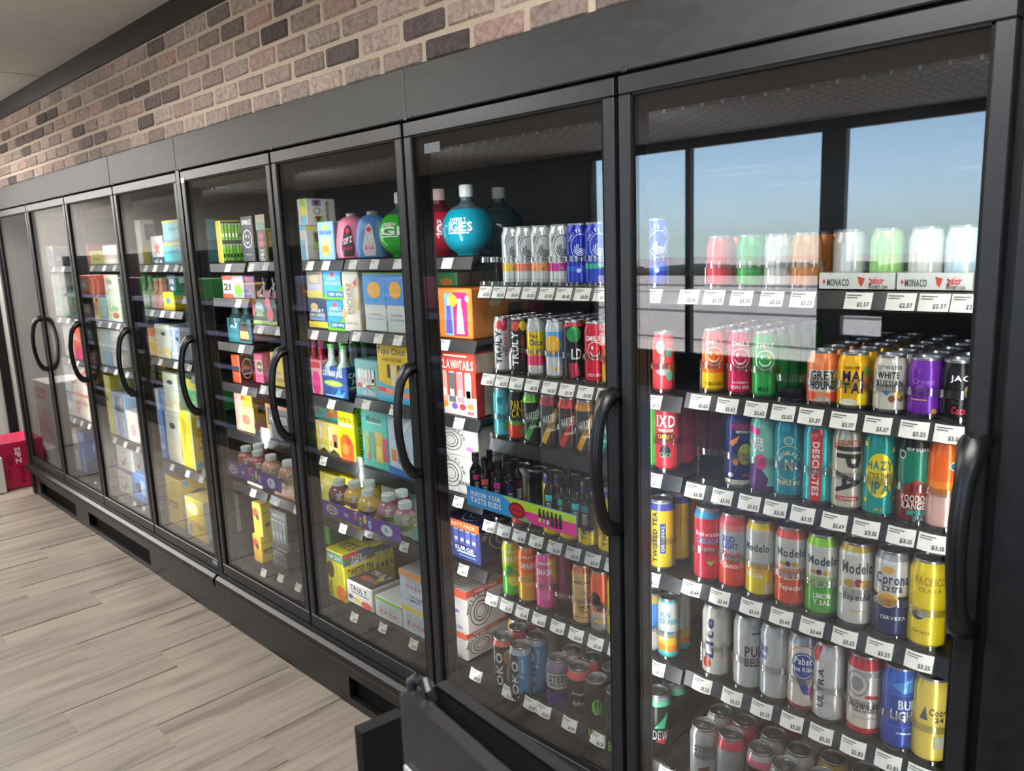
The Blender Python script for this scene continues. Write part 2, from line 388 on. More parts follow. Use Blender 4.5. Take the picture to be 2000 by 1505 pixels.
# ceiling lamps, hung low with an added upward light to brighten the ceiling
def lamp(x, y, n, k=1, drop=.2):
    E_ = 125 if x < -8 else 36  # far lamps boosted so the far wall mirrors brighter in the glass
    t = thing('ceiling_lamp', 'flat white panel lamp hung from the ceiling, %s' % n, 'lamp', (x, y, 2.706), None)
    MB().box(-.62*k, .62*k, -.32*k, .32*k, -drop-.02, -drop, mat('d8d8d6', 'paint')).build('housing', t)
    for s in (-.5*k, .5*k): MB().box(s-.004, s+.004, -.004, .004, -drop, 0, mat('9a9a9a', 'metal')).build('rod', t)
    d = MB(); m = bpy.data.materials.new('lamp_diffuser'); m.use_nodes = True; b = m.node_tree.nodes['Principled BSDF']
    b.inputs['Emission Color'].default_value = (1, .97, .93, 1); b.inputs['Emission Strength'].default_value = 2.0; b.inputs['Base Color'].default_value = (.9, .9, .9, 1)
    d.box(-.58*k, .58*k, -.28*k, .28*k, -drop-.026, -drop-.0201, m).build('diffuser', t)
    for zz, en, rx in ((-drop-.035, E_, 0), (-drop+.012, E_*.55, math.pi)):
        a = bpy.data.lights.new('lamp_light', 'AREA'); a.shape = 'RECTANGLE'; a.size = 1.14*k; a.size_y = .54*k; a.energy = en; a.color = (1, .97, .93)
        o = bpy.data.objects.new('lamp_light', a); COL.objects.link(o); o.parent = t; o.location = (0, 0, zz); o.rotation_euler = (rx, 0, 0)
for n, (x, y) in {'added to brighten the far wall': (-9.9, -1.9), 'over the far end of the aisle': (-8.3, -2.2), 'over the aisle past the cooler end': (-7.9, -1.0), 'over the left doors': (-4.8, -.95), 'over the middle doors': (-2.0, -1.3), 'over the two nearest doors': (.6, -.95),  # the lamp by the far wall is added to brighten it
                  'behind the shelf rack': (-5.2, -2.2), 'behind the photographer': (2.6, -2.6)}.items(): lamp(x, y, n, 1, .06 if y < -2 else .2)
lamp(-6.02, .62, 'added in the nook to light cartons', .6)  # unseen lamp, added so the carton face towards the doors is lit

# ------------------------------------------------------------------ cooler cases
GAPS = [.766, 0.0, -.762, -1.524, -2.286]             # right end, A/B, B/C, C/D, joint
GAPS2 = [-2.323, -3.085, -3.847, -4.609, -5.371]
ZT, ZB = 2.039, .244
door_sh = {}
def make_case(name, label, gaps, end_left, end_right):
    xr, xl = gaps[0], gaps[-1]; XR = xr+(.62 if end_right else .018); XL = xl-(.06 if end_left else .018)
    t = thing(name, label, 'cooler', ((xl+xr)/2, .1, 0)); ox = Vector(t.location)
    def part(mb, nm, smooth=False): o = mb.build(nm, t, smooth); o.location = -ox; return o
    part(MB().box(XL, XR, .95, 1.0, 0, 2.12, M_INNER), 'back_panel')
    part(MB().box(XL, XR, .035, .95, 2.03, 2.10, M_INNER), 'top_panel')
    part(MB().box(XL, XR, .10, .95, .10, .16, M_INNER), 'deck')
    part(MB().cham(XL, XR, -.004, .035, ZT+.006, 2.1835, M_HEAD, c=.003), 'header_panel')
    if end_left: part(MB().cham(XL, XL+.055, -.012, 1.0, 0, 2.13, M_BLACK, c=.006), 'end_panel')
    if end_right:
        part(MB().cham(xr+.012, xr+.10, -.004, 1.0, 0, ZT+.006, M_BLACK, c=.004), 'end_panel')
        part(MB().cham(xr+.106, XR, .0, .05, 0, ZT+.006, M_HEAD, c=.004), 'end_panel')
    # air curtain grille under the roof
    m, N, L, b = nodemat('honeycomb_grille'); tc = N.new('ShaderNodeTexCoord'); br = N.new('ShaderNodeTexBrick'); L.new(tc.outputs['Object'], br.inputs['Vector'])
    br.inputs['Scale'].default_value = 1; br.inputs['Brick Width'].default_value = .05; br.inputs['Row Height'].default_value = .022; br.inputs['Mortar Size'].default_value = .0032
    br.inputs['Color1'].default_value = (.012, .012, .014, 1); br.inputs['Color2'].default_value = (.03, .026, .026, 1); br.inputs['Mortar'].default_value = (.22, .21, .2, 1)
    L.new(br.outputs[0], b.inputs['Base Color']); b.inputs['Roughness'].default_value = .5
    g = part(MB().box(XL+.02, xr-.0, .15, .55, 1.972, 1.98, m), 'air_grille')
    # lower ledge, bumper, kick plate
    part(MB().box(XL, XR, .005, .034, .16, ZB-.004, M_BLACK).box(XL, XR, .0345, .2, .15, .17, M_BLACK), 'sill')
    bp = MB(); prof = [(.004, .172), (-.022, .174), (-.036, .188), (-.04, .205), (-.036, .224), (-.022, .236), (.004, .238)]
    for (a, b_), (c, d) in zip(prof, prof[1:]): bp.face([(XL+.01, a, b_), (XR-.01, a, b_), (XR-.01, c, d), (XL+.01, c, d)], mat('0c0c0f', 'paint'))
    for xx in (XL+.01, XR-.01): bp.face([(xx, a, b_) for a, b_ in prof], mat('0c0c0f', 'paint'))
    part(bp, 'bumper', True)
    part(MB().box(XL, XR, -.014, .01, .238, .2425, mat('16161a', 'paint')), 'bumper_trim')
    kp = MB(); sl = {True: [(-1.28, -.60), (-.2, .4)], False: [(-5.25, -4.45), (-4.2, -3.2)]}[end_right]
    kp.box(XL, XR, 0, .02, .118, .170, M_BLACK); kp.box(XL, XR, 0, .02, 0, .03, M_BLACK)
    cuts = sorted([XL, XR]+[v for s in sl for v in s])
    for a, b_ in zip(cuts[::2], cuts[1::2]): kp.box(a, b_, 0, .02, .03, .118, M_BLACK)
    part(kp, 'kick_plate'); part(MB().box(XL, XR, .035, .045, 0, .17, M_RUB), 'kick_backing')
    # posts between the doors with light strips
    for k, gx in enumerate(gaps):
        part(MB().box(gx-(.0175 if gx == -2.286 else .034), gx+(.0175 if gx == -2.323 else .034), .0345, .074, ZB-.003, 2.0295, M_BLACK), 'post')
        part(MB().box(gx+.0342, gx+.036, .066, .0735, ZB+.03, 1.98, mat('5a5a60', 'metal')), 'post_edging')
        part(MB().box(gx-.026, gx+.026, .0742, .0752, .28, 1.96, mat('d0d4d8', 'matte')), 'light_strip_housing')
        for s in (-1, 1):
            a = bpy.data.lights.new('strip_light', 'AREA'); a.shape = 'RECTANGLE'; a.size = .012; a.size_y = 1.66; a.energy = LED; a.color = (.95, .98, 1); a.spread = R(160)
            o = bpy.data.objects.new('strip_light', a); COL.objects.link(o); o.parent = t
            o.location = Vector((gx+s*.014, .0768, 1.12))-ox
            d = Vector((s*.35, .93, 0)).normalized(); o.rotation_euler = (-d).to_track_quat('Z', 'Y').to_euler()
    # doors
    for gr, gl in zip(gaps, gaps[1:]):
        x0, x1 = gl+.006, gr-.006; key = round(x1-x0, 4); cx = (x0+x1)/2; w = (x1-x0)/2
        if key not in door_sh:
            fr = MB(); st, tr, bt = .031, .040, .050; y0, y1 = 0, .03
            fr.cham(-w, w, y0, y1, ZT-tr, ZT, M_FRAME, c=.0025); fr.cham(-w, w, y0, y1, ZB, ZB+bt, M_FRAME, c=.0025)
            fr.cham(-w, -w+st, y0, y1, ZB+bt+.0005, ZT-tr-.0005, M_FRAME, c=.0025); fr.cham(w-st, w, y0, y1, ZB+bt+.0005, ZT-tr-.0005, M_FRAME, c=.0025)
            ga = MB()
            for q in ((-w+st, -w+st+.005, ZB+bt, ZT-tr), (w-st-.005, w-st, ZB+bt, ZT-tr), (-w+st, w-st, ZB+bt, ZB+bt+.005), (-w+st, w-st, ZT-tr-.005, ZT-tr)): ga.box(q[0], q[1], .003, .012, q[2], q[3], M_RUB)
            gl_ = MB().box(-w+st+.001, w-st-.001, .009, .015, ZB+bt+.001, ZT-tr-.001, M_GLASS)
            hz0, hz1, hx = .985, 1.345, w-.016; pts = []
            for i in range(15):
                u = i/14; z = hz0+.03+(hz1-hz0-.06)*u; b_ = math.sin(math.pi*u)
                pts.append((hx-.004*b_, -.030-.030*b_**.6, z))
            pts = [(hx, .004, hz0+.014), (hx, -.018, hz0+.018)]+pts+[(hx, -.018, hz1-.018), (hx, .004, hz1-.014)]
            hd = MB().tube(pts, [.027, .026, .022, .019]+[.0165]*11+[.019, .022, .026, .027], mat('0b0b0e', 'plastic'), 12, .72)
            hg = MB().cham(-.008, .008, -.006, .02, 0, .012, M_BLACK, c=.002)
            door_sh[key] = [fr.mesh('door'), ga.mesh('gasket'), gl_.mesh('glass_pane'), hd.mesh('handle', True), hg.mesh('hinge_pin'), w]
        fr, ga, gl_, hd, hg, w = door_sh[key]
        d = link('door', fr, t, Vector((cx, 0, 0))-ox)
        link('gasket', ga, d); link('glass_pane', gl_, d); link('handle', hd, d); link('hinge_pin', hg, d, (-w+.02, .0, ZT+.003))
    return t, part
LED = 2.4
case1, part1 = make_case('cooler_case', 'black four door glass cooler nearest the camera, full of cans', GAPS, False, True)
case2, part2 = make_case('cooler_case', 'farther black glass cooler at the left end of the run', GAPS2, True, False)
# joint filler, header seams, stickers
part1(MB().box(-2.3043, -2.289, -.002, .03, ZB, ZT+.0055, M_BLACK), 'joint_filler')
for X in (-.735,): part1(MB().box(X-.0025, X+.0025, -.0052, -.003, ZT+.01, 2.18, mat('6a6a6c', 'matte')), 'header_seam')
part1(MB().box(-.735, -.705, -.0056, -.003, ZT+.008, ZT+.014, mat('5a5a5e', 'matte')), 'sealant_patch')
part2(MB().box(-2.320, -2.3055, -.002, .03, ZB, ZT+.0055, M_BLACK), 'joint_filler')
part2(MB().box(-3.092, -3.088, -.0052, -.003, ZT+.01, 2.18, mat('55565a', 'matte')), 'header_seam')
part1(MB().box(-2.277, -2.245, -.0012, 0, 1.992, 2.012, mat('d6d6de', 'paper')), 'door_sticker')
s = part1(MB().box(-.672, -.605, .006, .0085, 1.945, 1.972, mat('5a6068', 'paper')), 'glass_sticker')
part2(MB().box(-2.385, -2.335, -.0012, 0, .268, .285, mat('9a9aa0', 'paper')), 'door_sticker')

# ------------------------------------------------------------------ shelves
SHELF = {}
def shelf(sec, k, x0, x1, z, look, dy=0, dz=0):
    """one shelf: deck, tilted front rail; price tags and can stops are added as parts"""
    t = thing('cooler_shelf', look, 'shelf', ((x0+x1)/2, .2, z)); ox = Vector(t.location)
    MB().box(x0-ox.x, x1-ox.x, .006, .56, -.014, 0, M_BLACK).build('deck', t)
    rl = MB(); a = (x1-x0)/2
    P = [(.006, .001), (-.001, .0), (-.014, -.036), (-.008, -.040), (.006, -.014)]
    for (p, q) in zip(P, P[1:]): rl.face([(-a, p[0], p[1]), (-a, q[0], q[1]), (a, q[0], q[1]), (a, p[0], p[1])], mat('17181a', 'plastic'))
    for s in (-a, a): rl.face([(s, p[0], p[1]) for p in P], mat('1a1a1c', 'plastic'))
    rl.build('front_rail', t, loc=(0, dy, dz))
    if dy: MB().box(-a, a, dy+.004, .006, -.014, 0, M_BLACK).build('deck_nose', t); MB().box(-a, a, dy+.006, dy+.009, 0, dz, M_STOP).build('clear_lip', t)
    for s in (-a+.006, a-.006): MB().box(s-.006, s+.006, .1, .7, -.05, -.014, M_BLACK).build('bracket', t)
    SHELF[sec, k] = (t, z, x0, x1, dy, dz); return t
def price_tag(sh, px, py, price=None, w=.055):
    t, z, x0, x1, dy, dz = SHELF[sh]; X = onY(px, py, .193+dy).x-t.location.x
    tm = MB(); n = 4; white = mat('e4e4da', 'paper')
    def pt(u, v, e=0):   # curved card in the tilted rail
        bow = .004*(1-(2*u-1)**2)
        return (X+(u-.5)*w, dy-.0022-.0135*(1-v)-bow-e, dz-.002-.033*(1-v)+e*.4)
    for i in range(n): tm.face([pt(i/n, 0), pt((i+1)/n, 0), pt((i+1)/n, 1), pt(i/n, 1)], white)
    o = tm.build('price_tag', t, True)
    pr = [('r', .07, .80, .62, .86, '5a5a58'), ('r', .07, .66, .48, .72, '77777a')]
    if price: pr.append(('t', price, .72, .27, .42, .3, '3a3a3c'))
    decals(pr, lambda u, v, e: pt(u, v, e+.0002), 'paper', .26).build('tag_print', o)
OrdS = ['top', 'second', 'third', 'fourth', 'fifth', 'bottom', 'lowest']
SECS = {'A': (.056, .775, [1.566, 1.312, 1.085, .823, .567, .255], 'nearest door'),
        'B': (-.655, .046, [1.566, 1.297, 1.09, .814, .56, .255], 'second door'),
        'C': (-1.395, -.70, [1.654, 1.392, 1.138, .865, .626, .245], 'third door'),
        'D': (-2.14, -1.405, [1.652, 1.382, 1.112, .865, .60, .225], 'fourth door'),
        'E': (-2.86, -2.17, [1.648, 1.49, 1.284, 1.09, .86, .597, .205], 'case joint'),
        'F': (-3.62, -2.88, [1.65, 1.412, 1.147, .555, .165], 'fifth door'),
        'G': (-4.36, -3.64, [1.655, 1.315, 1.03, .577, .195], 'sixth door'),
        'H': (-5.10, -4.38, [1.653, 1.307, 1.027, .60, .185], 'seventh door')}
for sec, (a, b, zs, nm) in SECS.items():
    for k, z in enumerate(zs):
        o = 'bottom' if k == len(zs)-1 else ['top', 'second', 'third', 'fourth', 'fifth', 'sixth'][k]
        shelf(sec, k, a, b, z, 'black %s shelf with white price tags behind the %s' % (o, nm), *((-.06, .05) if sec in 'AB' and o == 'bottom' else (0, 0)))
# ------------------------------------------------------------------ cans
CT = {'std': (.0331, .122), 'slim': (.0285, .156), '19': (.0335, .187), '24': (.0365, .193), '16': (.0331, .158), 'wc': (.0345, .17), 'sl19': (.0290, .172)}
def can_r(z, r, h):
    P = [(0, .74), (.004, .86), (.010, 1), (.014, 1), (h-.030, 1), (h-.026, 1), (h-.011, .87), (h-.006, .84)]
    for (a, ra), (b, rb) in zip(P, P[1:]):
        if z <= b: return r*(ra+(rb-ra)*max(0, z-a)/(b-a))
    return r*.84
LIDM = {}
def lid_mesh(t, c='a9abad'):
    if (t, c) in LIDM: return LIDM[t, c]
    r, h = CT[t]; m = mat(c, 'metal')
    lid = MB().lathe([(.80*r, -.0065), (.85*r, -.006), (.86*r, -.001), (.84*r, 0), (.80*r, -.001), (.77*r, -.006), (.66*r, -.0068), (.0005, -.0062)], lambda k: m, 20).mesh('lid', True)
    tb = MB(); tb.lathe([(.0035, .0), (.0035, .0012), (.0075, .0012), (.0075, .0)], lambda k: mat('c4c6c8', 'metal'), 10, 0, .006); tb.box(-.004, .004, -.008, .004, 0, .0012, mat('c4c6c8', 'metal'))
    LIDM[t, c] = (lid, tb.mesh('pull_tab')); return LIDM[t, c]
def smiley(c, v=.58, y=None):
    arc = [(math.sin(R(a))*.52, v+.02-math.cos(R(a))*.115) for a in range(-70, 71, 14)]
    arc += [(math.sin(R(a))*.45, v+.03-math.cos(R(a))*.10) for a in range(70, -71, -14)]
    return [('o', 0, v, .78, .15, .1, c), ('c', -.26, v+.05, .1, .036, c), ('t', 'x', .28, v+.045, .3, .055, y or 'e8d030'), ('p', arc, c)]
def claw(c, u=.15, v=.63, ru=.78, rv=.2):
    out = [('o', u, v, ru, rv, .06, c), ('a', 'WHITE CLAW', u, v, ru*1.28, rv*1.25, 160, 10, .28, .075, c)]
    for k in range(4):
        a0 = 25*k; pts = [(u+ru*(.75-.16*k)*math.cos(R(a)), v+rv*(.75-.16*k)*math.sin(R(a))) for a in range(200-a0, 381-a0, 20)]
        pts += [(u+ru*(.66-.16*k)*math.cos(R(a)), v+rv*(.66-.16*k)*math.sin(R(a))) for a in range(380-a0, 199-a0, -20)]
        out.append(('p', pts, c))
    return out
def modelo(b, tops, extra, s='Modelo', w=1.9, u=0):
    return [('t', s, u, .70, w, .105, '34404e'), ('c', -.2, .56, .17, .034, '5a2248'), ('c', .25, .555, .24, .03, 'b89040'), ('c', -.55, .555, .2, .03, 'b89040')]+extra
def harder(c, nm, c2):
    return [('r', -1.3, .84, 1.3, .88, c), ('p', [(-1.0, .12), (-.55, .06), (.75, .66), (.45, .76)], c2), ('t', 'HARDER', -.1, .55, 1.25, .17, 'd8dad8', 's'), ('t', nm, .05, .34, .95, .05, 'f0e8d8', 's'), ('r', -1.2, .035, 1.2, .05, '9a9a9c')]
def fruit(L): return [('c', u, v, a, b, c) for u, v, a, b, c in L]
K = {}   # key: (type, bands, lid colour, prints, look)
def k_(key, t, bands, prints, look, lid='a9abad'): K[key] = (t, [(1, bands)] if isinstance(bands, str) else bands, lid, prints, look)
# nearest door, second shelf
k_('smo', 'slim', [(.32, 'e6b81c'), (.66, 'ee6c26'), (1, 'e4605e')], [('t', 'SMILE', 0, .80, 1.5, .07, 'f4ece0')]+smiley('f2e6d4')+[('t', 'VODKA SODA', 0, .15, 1.5, .05, '5a4218')], 'slim orange and yellow can with winking smiley')
k_('smp', 'slim', 'd32a58', [('t', 'SMILE', 0, .80, 1.5, .07, 'f4ece0')]+smiley('f4e8e0', y='e8589a')+[('t', 'RASPBERRY', 0, .21, 1.3, .035, 'f0d8d8'), ('t', 'VODKA SODA', 0, .14, 1.5, .05, 'f0e0e0')], 'slim pink can with winking smiley')
k_('smg', 'slim', '35a552', [('t', 'SMILE', 0, .80, 1.5, .07, 'f4ece0')]+smiley('e4f0dc', y='e8d030')+[('t', 'MULE', -.1, .15, .8, .06, '1c3c24')], 'slim green can with winking smiley')
k_('grey', 'std', [(.2, 'e39a80'), (1, 'ee8a56')], [('r', -1.0, .26, 1.0, .66, 'c6c2ba'), ('t', 'GREY', 0, .57, 1.6, .15, '2b2b36'), ('t', 'HOUND', 0, .39, 1.7, .15, '2b2b36')]+fruit([(-.8, .19, .4, .08, 'dd5742'), (.75, .18, .42, .08, 'dd5742'), (0, .12, .5, .06, 'b9b2a8')]), 'short peach can lettered in dark capitals')
k_('mai', 'std', 'ecb516', fruit([(.95, .45, .3, .25, 'e58a66'), (.65, .2, .45, .13, 'f2d83a'), (.85, .68, .22, .1, '68a83c'), (-.3, .12, .6, .08, 'e8e0c8')])+[('t', 'MAI', -.05, .60, 1.25, .18, '18204a'), ('t', 'TAI', -.05, .39, 1.25, .18, '18204a'), ('t', 'CUTWATER', -.1, .75, .9, .05, '7a5a10')], 'short yellow can with orange fruit')
k_('wru', 'std', 'cbc6b8', [('t', 'CUTWATER', -.1, .80, 1.5, .06, '4a5058'), ('t', 'WHITE', -.15, .67, 1.3, .11, '27323e'), ('t', 'RUSSIAN', -.05, .53, 1.6, .11, '27323e')]+fruit([(.1, .27, .2, .06, '83562e'), (.62, .28, .2, .06, '83562e'), (.45, .36, .24, .08, 'c09a60')])+[('p', [(-.5, .40), (.1, .40), (-.2, .32)], '5a80b0')], 'short cream can with almonds')
k_('pur', 'std', '6d2a9c', fruit([(-.3, .5, .25, .06, '8a50b0'), (.5, .12, .16, .05, 'c8a050')])+[('t', 'Crown', -.15, .62, 1.2, .1, '9a68bc', 'i'), ('r', -.8, .30, .1, .32, 'c8a050')], 'short glossy purple can')
k_('jac', 'std', '131315', [('t', 'JACK', .25, .70, 1.4, .12, 'e6e6e4'), ('c', .5, .5, .22, .1, 'a8905c'), ('t', 'Coca Cola', .45, .2, 1.5, .12, 'c02838', 'i')], 'short black can with white and red lettering')
k_('wml', 'slim', 'd9484c', fruit([(-.3, .75, .4, .1, '7fb8a0'), (.5, .66, .35, .07, '5aa088'), (0, .35, .7, .06, 'b9a8a0'), (.6, .28, .4, .08, '6fa890')])+[('t', 'WATERMELON', -.1, .5, .3, .42, 'f0dcd8', 'r')], 'slim red can with mint graphics')
# third shelf
k_('nav', '19', '1d215f', [('t', 'VOODOO', .1, .82, 1.5, .07, 'd82c58'), ('t', 'IMPERIAL', .3, .755, 1.1, .035, 'e6dcd0'), ('c', .4, .46, .68, .18, '14140f'), ('c', .4, .46, .5, .14, 'a8a040'), ('p', [(-.7, .62), (-.2, .68), (0, .72), (-.15, .62), (-.5, .56)], 'e08038'), ('c', -.25, .36, .2, .05, 'c87838'), ('c', -.6, .18, .2, .03, 'c8c4d0'), ('r', -1.2, .02, 1.2, .12, 'c4bcae'), ('t', 'IPA', .5, .18, .5, .05, 'd83038')], 'tall navy can with space cartoon pattern')
k_('mnt', '19', [(.1, '4c2760'), (1, '79c4ad')], [('p', [(-1.3, .05), (.1, .05), (.3, .2), (-.3, .35), (-1.3, .42)], '58306e'), ('p', [(-1.4, .86), (-.35, .84), (-.35, .76), (-1.4, .78)], 'd62c86'), ('t', 'SUPER', -.65, .68, 1.2, .1, 'f0e2ea'), ('t', 'JUG', -.55, .58, 1.0, .1, 'f0e2ea'), ('c', -.25, .42, .42, .1, 'e63f86'), ('r', .55, .45, .6, .84, '2f6f60')], 'tall mint can with pink and purple blocks')
k_('ter', '19', '0e8796', [('c', -.05, .74, .32, .055, '2aa0ac'), ('o', -.05, .74, .32, .055, .2, 'd8c890'), ('a', 'NINKASI', 0, .44, .7, .15, 165, 15, .34, .075, 'e2d49a'), ('t', 'N', 0, .44, .5, .13, 'e2d49a'), ('o', 0, .46, 1.0, .22, .035, 'd8c890'), ('t', 'TRIPLE IPA', 0, .21, 1.6, .055, 'e2d49a')], 'tall dark teal can with arched gold lettering')
k_('des', '19', '2db1b5', [('r', -.55, .0, .2, .93, 'cf3b34'), ('t', 'DESCHUTES', -.18, .45, .42, .66, 'eef0ea', 'd'), ('c', -.18, .87, .14, .03, 'e87868'), ('c', .9, .5, .2, .05, '9ac088')], 'tall turquoise can with red upright stripe')
k_('lag', '19', 'c8c0ab', [('t', 'LAGUNITAS', 0, .825, 1.9, .07, 'b3463a'), ('t', 'IPA', .05, .5, 1.5, .56, '2b2928', 'd'), ('r', -.75, .13, .75, .185, 'bb3e36'), ('t', 'CALIFORNIA', 0, .158, 1.1, .03, 'e8d8c8'), ('c', -.85, .76, .14, .025, 'c04a3a')], 'tall cream can with huge black sideways letters')
k_('haz', '19', '11938b', [('c', 0, .5, .88, .26, 'e2ca26'), ('t', 'HAZY', 0, .62, 1.5, .1, '137a74'), ('t', 'LITTLE THING', 0, .5, 1.6, .055, '1a4a48'), ('t', 'IPA', .1, .36, 1.1, .14, '137a74'), ('t', '19.2', 0, .1, .5, .04, 'd0b830')]+fruit([(-.9, .85, .12, .03, 'd8c830'), (.8, .8, .12, .03, 'd8c830'), (.95, .24, .1, .03, 'd8c830'), (-.8, .2, .1, .03, 'd8c830'), (-.3, .83, .1, .02, '3ab0a0')]), 'tall teal can with large yellow disc')
k_('voo', '19', [(.24, '6e1b26'), (.36, '8a2a2c'), (.84, '2a7d66'), (1, '151518')], [('p', [(-.7, .36), (.9, .36), (.8, .46), (.1, .52), (-.6, .45)], 'a83a30'), ('t', 'NEW BELGIUM', .1, .86, 1.3, .035, 'e0e0dc'), ('c', -.8, .79, .24, .05, 'dadad4'), ('c', -.8, .79, .17, .035, '2c2c30'), ('t', 'VOODOO', .05, .31, 1.7, .085, 'd6d2c4'), ('t', 'RANGER', .1, .23, 1.6, .08, 'd6d2c4'), ('t', 'IMPERIAL', .3, .15, 1.3, .06, '1fa898', 'i'), ('t', 'IPA', .3, .085, .6, .06, '1fa898', 'i')], 'tall dark green and crimson can with rough white lettering')
k_('ora', '19', [(.4, 'd3a79b'), (.55, 'f08a28'), (1, 'ee661a')], fruit([(.45, .73, .24, .05, 'e8e0d4'), (.45, .73, .18, .036, '2c7c90')]), 'tall orange can beside the handle')
k_('ixd', '19', 'cf2f3a', [('t', 'IXD', -.15, .72, 1.5, .16, 'f2ece6'), ('t', 'HARD CIDER', -.15, .59, 1.2, .04, 'f0e4d8'), ('c', -.2, .50, .8, .06, '5a2020'), ('t', 'CHERRY', -.2, .50, 1.2, .06, 'e8c040', 'i'), ('c', -.2, .3, .4, .08, '20282a'), ('o', -.45, .24, .2, .035, .3, '38b078'), ('o', .05, .24, .2, .035, .3, '38b078')], 'tall red can with bold white letters')
k_('gre', '19', '4aa83c', [], 'tall bright green can half behind the post')
# fourth shelf
k_('tea', '24', [(.04, 'c8c8c4'), (.86, 'd9bd1e'), (.95, '4a50a8'), (1, 'b0b2b4')], [('t', 'TWISTED TEA', -.5, .48, .36, .72, '26305c', 'r'), ('r', -.12, .25, .3, .68, '3a50a4'), ('t', 'ORIGINAL', .09, .465, .22, .38, 'e8e0b0', 'r')], 'yellow tall can with navy upright lettering')
k_('bch', '24', [(.86, 'c6283c'), (.95, '3c92c2'), (1, '8a9098')], [('t', 'Budweiser', 0, .66, 1.9, .06, 'e2c8c8'), ('t', 'CHELADA', -.1, .565, 1.6, .07, '46a0d0'), ('t', 'Picante', -.2, .46, 1.2, .06, 'f0dcd8', 'i'), ('p', [(-.15, .28), (.45, .30), (.15, .22)], '8cc44a')], 'tall crimson can with blue collar')
k_('blc', '24', [(.30, 'd64a36'), (.40, 'cf9a8c'), (.78, 'a9abb0'), (.86, 'd48078'), (1, 'd2505c')], [('t', 'BUD', -.4, .68, .9, .08, '2b49a2'), ('t', 'LIGHT', -.3, .59, 1.1, .08, '2b49a2'), ('t', 'Chelada', -.25, .48, 1.3, .08, 'd84038', 'i'), ('r', -.8, .27, .35, .39, 'd83c34'), ('t', 'Clamato', -.22, .33, 1.0, .07, 'f0e6dc', 'i')], 'tall silver and red can with blue capitals')
k_('mdy', '24', [(.3, 'd9c31e'), (.44, 'dfae34'), (.88, 'b7b9b3'), (1, 'd6b736')], [('t', 'Modelo', -.35, .66, 1.7, .1, '34404e'), ('r', .25, .02, .6, .2, 'c8c8b8'), ('t', 'CHELADA', -.5, .3, 1.2, .07, 'f0ecd8')], 'tall silver can with yellow lower half')
k_('mdr', '24', [(.4, 'd6532e'), (.5, 'cf8a6e'), (.87, 'c0c1bd'), (1, 'd8503a')], modelo(0, 0, [('t', 'CHELADA', 0, .40, 1.7, .08, 'f2e6da'), ('t', 'Especial', 0, .25, 1.4, .085, 'f2e6da', 'i')]), 'tall silver can with red lower half')
k_('mdg', '24', [(.42, '48a636'), (.5, '9ac47a'), (.87, 'c5c7c1'), (1, '8ac63a')], modelo(0, 0, [('t', 'CHELADA', 0, .42, 1.7, .08, 'f2f0da'), ('t', 'LIMON', 0, .27, 1.0, .065, 'f0f4e0'), ('t', 'Y SAL', 0, .19, 1.0, .065, 'f0f4e0')]), 'tall silver can with green lower half')
k_('mde', '24', [(.9, 'c9cac4'), (1, 'c8a646')], [('t', 'Modelo', .1, .72, 1.9, .13, '33404c'), ('c', .15, .545, .22, .05, '8a3040'), ('c', -.35, .53, .35, .05, 'b8904a'), ('c', .6, .53, .35, .05, 'b8904a'), ('t', 'Especial', .1, .36, 1.6, .1, '3c4858', 'i'), ('r', -.3, .2, .7, .21, 'c8a050')], 'tall white can with gold rim and dark lettering')
k_('cor', '24', [(.50, '1c2b56'), (.525, 'c8b878'), (.9, 'cbcac3'), (1, '9a9ca0')], [('c', -.25, .80, .35, .04, 'd6a83c'), ('t', 'Corona', 0, .70, 1.9, .12, '2b3a5c'), ('t', 'Extra', 0, .60, 1.1, .09, '2b3a5c'), ('c', -.25, .45, .62, .085, 'd29a34'), ('o', -.25, .45, .62, .085, .16, 'e8c878'), ('t', 'CERVEZA', .1, .25, 1.4, .04, 'd4d8e0')], 'tall white over navy can with gold seal')
k_('pac', '24', 'dfc61a', [('t', 'PACIFICO', .1, .78, 1.7, .09, 'a8862a'), ('t', 'CLARA', .1, .68, 1.2, .045, 'a08028'), ('c', -.5, .38, .35, .05, '3a4a58'), ('c', -.25, .40, .28, .035, 'c8ccc8'), ('t', 'Cerveza', -.3, .2, 1.0, .04, '8a6a20')], 'tall all yellow can next to the handle')
# fifth shelf
k_('sun', 'sl19', [(.13, '44bac6'), (.24, 'e68a2e'), (.38, 'e6b834'), (.93, 'c9cdc9'), (1, '5ac2ce')], [('t', 'SUN', -.35, .75, .9, .08, '2aa2b4'), ('t', 'CRUISER', 0, .64, 1.7, .08, '2aa2b4'), ('r', -.9, .44, .5, .47, '48b4c0'), ('c', -.6, .36, .5, .06, 'e0d0a0')], 'slim white can with orange and aqua waves')
k_('gol', 'sl19', [(.42, 'b9bbb9'), (.84, '4c8cca'), (1, 'c6ae60')], [], 'slim blue and white can with gold top, cut by the post')
k_('lit', '24', 'c5c3bb', [('t', 'Lite', -.55, .56, .6, .56, '1d2c5a', 'r'), ('c', -.75, .20, .35, .08, '9c3a32'), ('r', .3, .3, .7, .5, 'a8a8a4')], 'tall white can with navy upright lettering')
k_('pub', '24', 'b6b8b7', [('t', 'PUB', .4, .55, 1.3, .14, '2a2a2c'), ('t', 'BEER', .4, .40, 1.3, .11, '2a2a2c'), ('r', .2, .78, .9, .81, '5a5c60')], 'tall grey can with black block capitals')
k_('pbw', '24', 'b9bdc1', [('t', 'Pabst', -.95, .70, .9, .1, '2c4a94', 'i'), ('t', 'Blue', -1.0, .58, .7, .07, '2c4a94', 'i')], 'tall plain pale silver can')
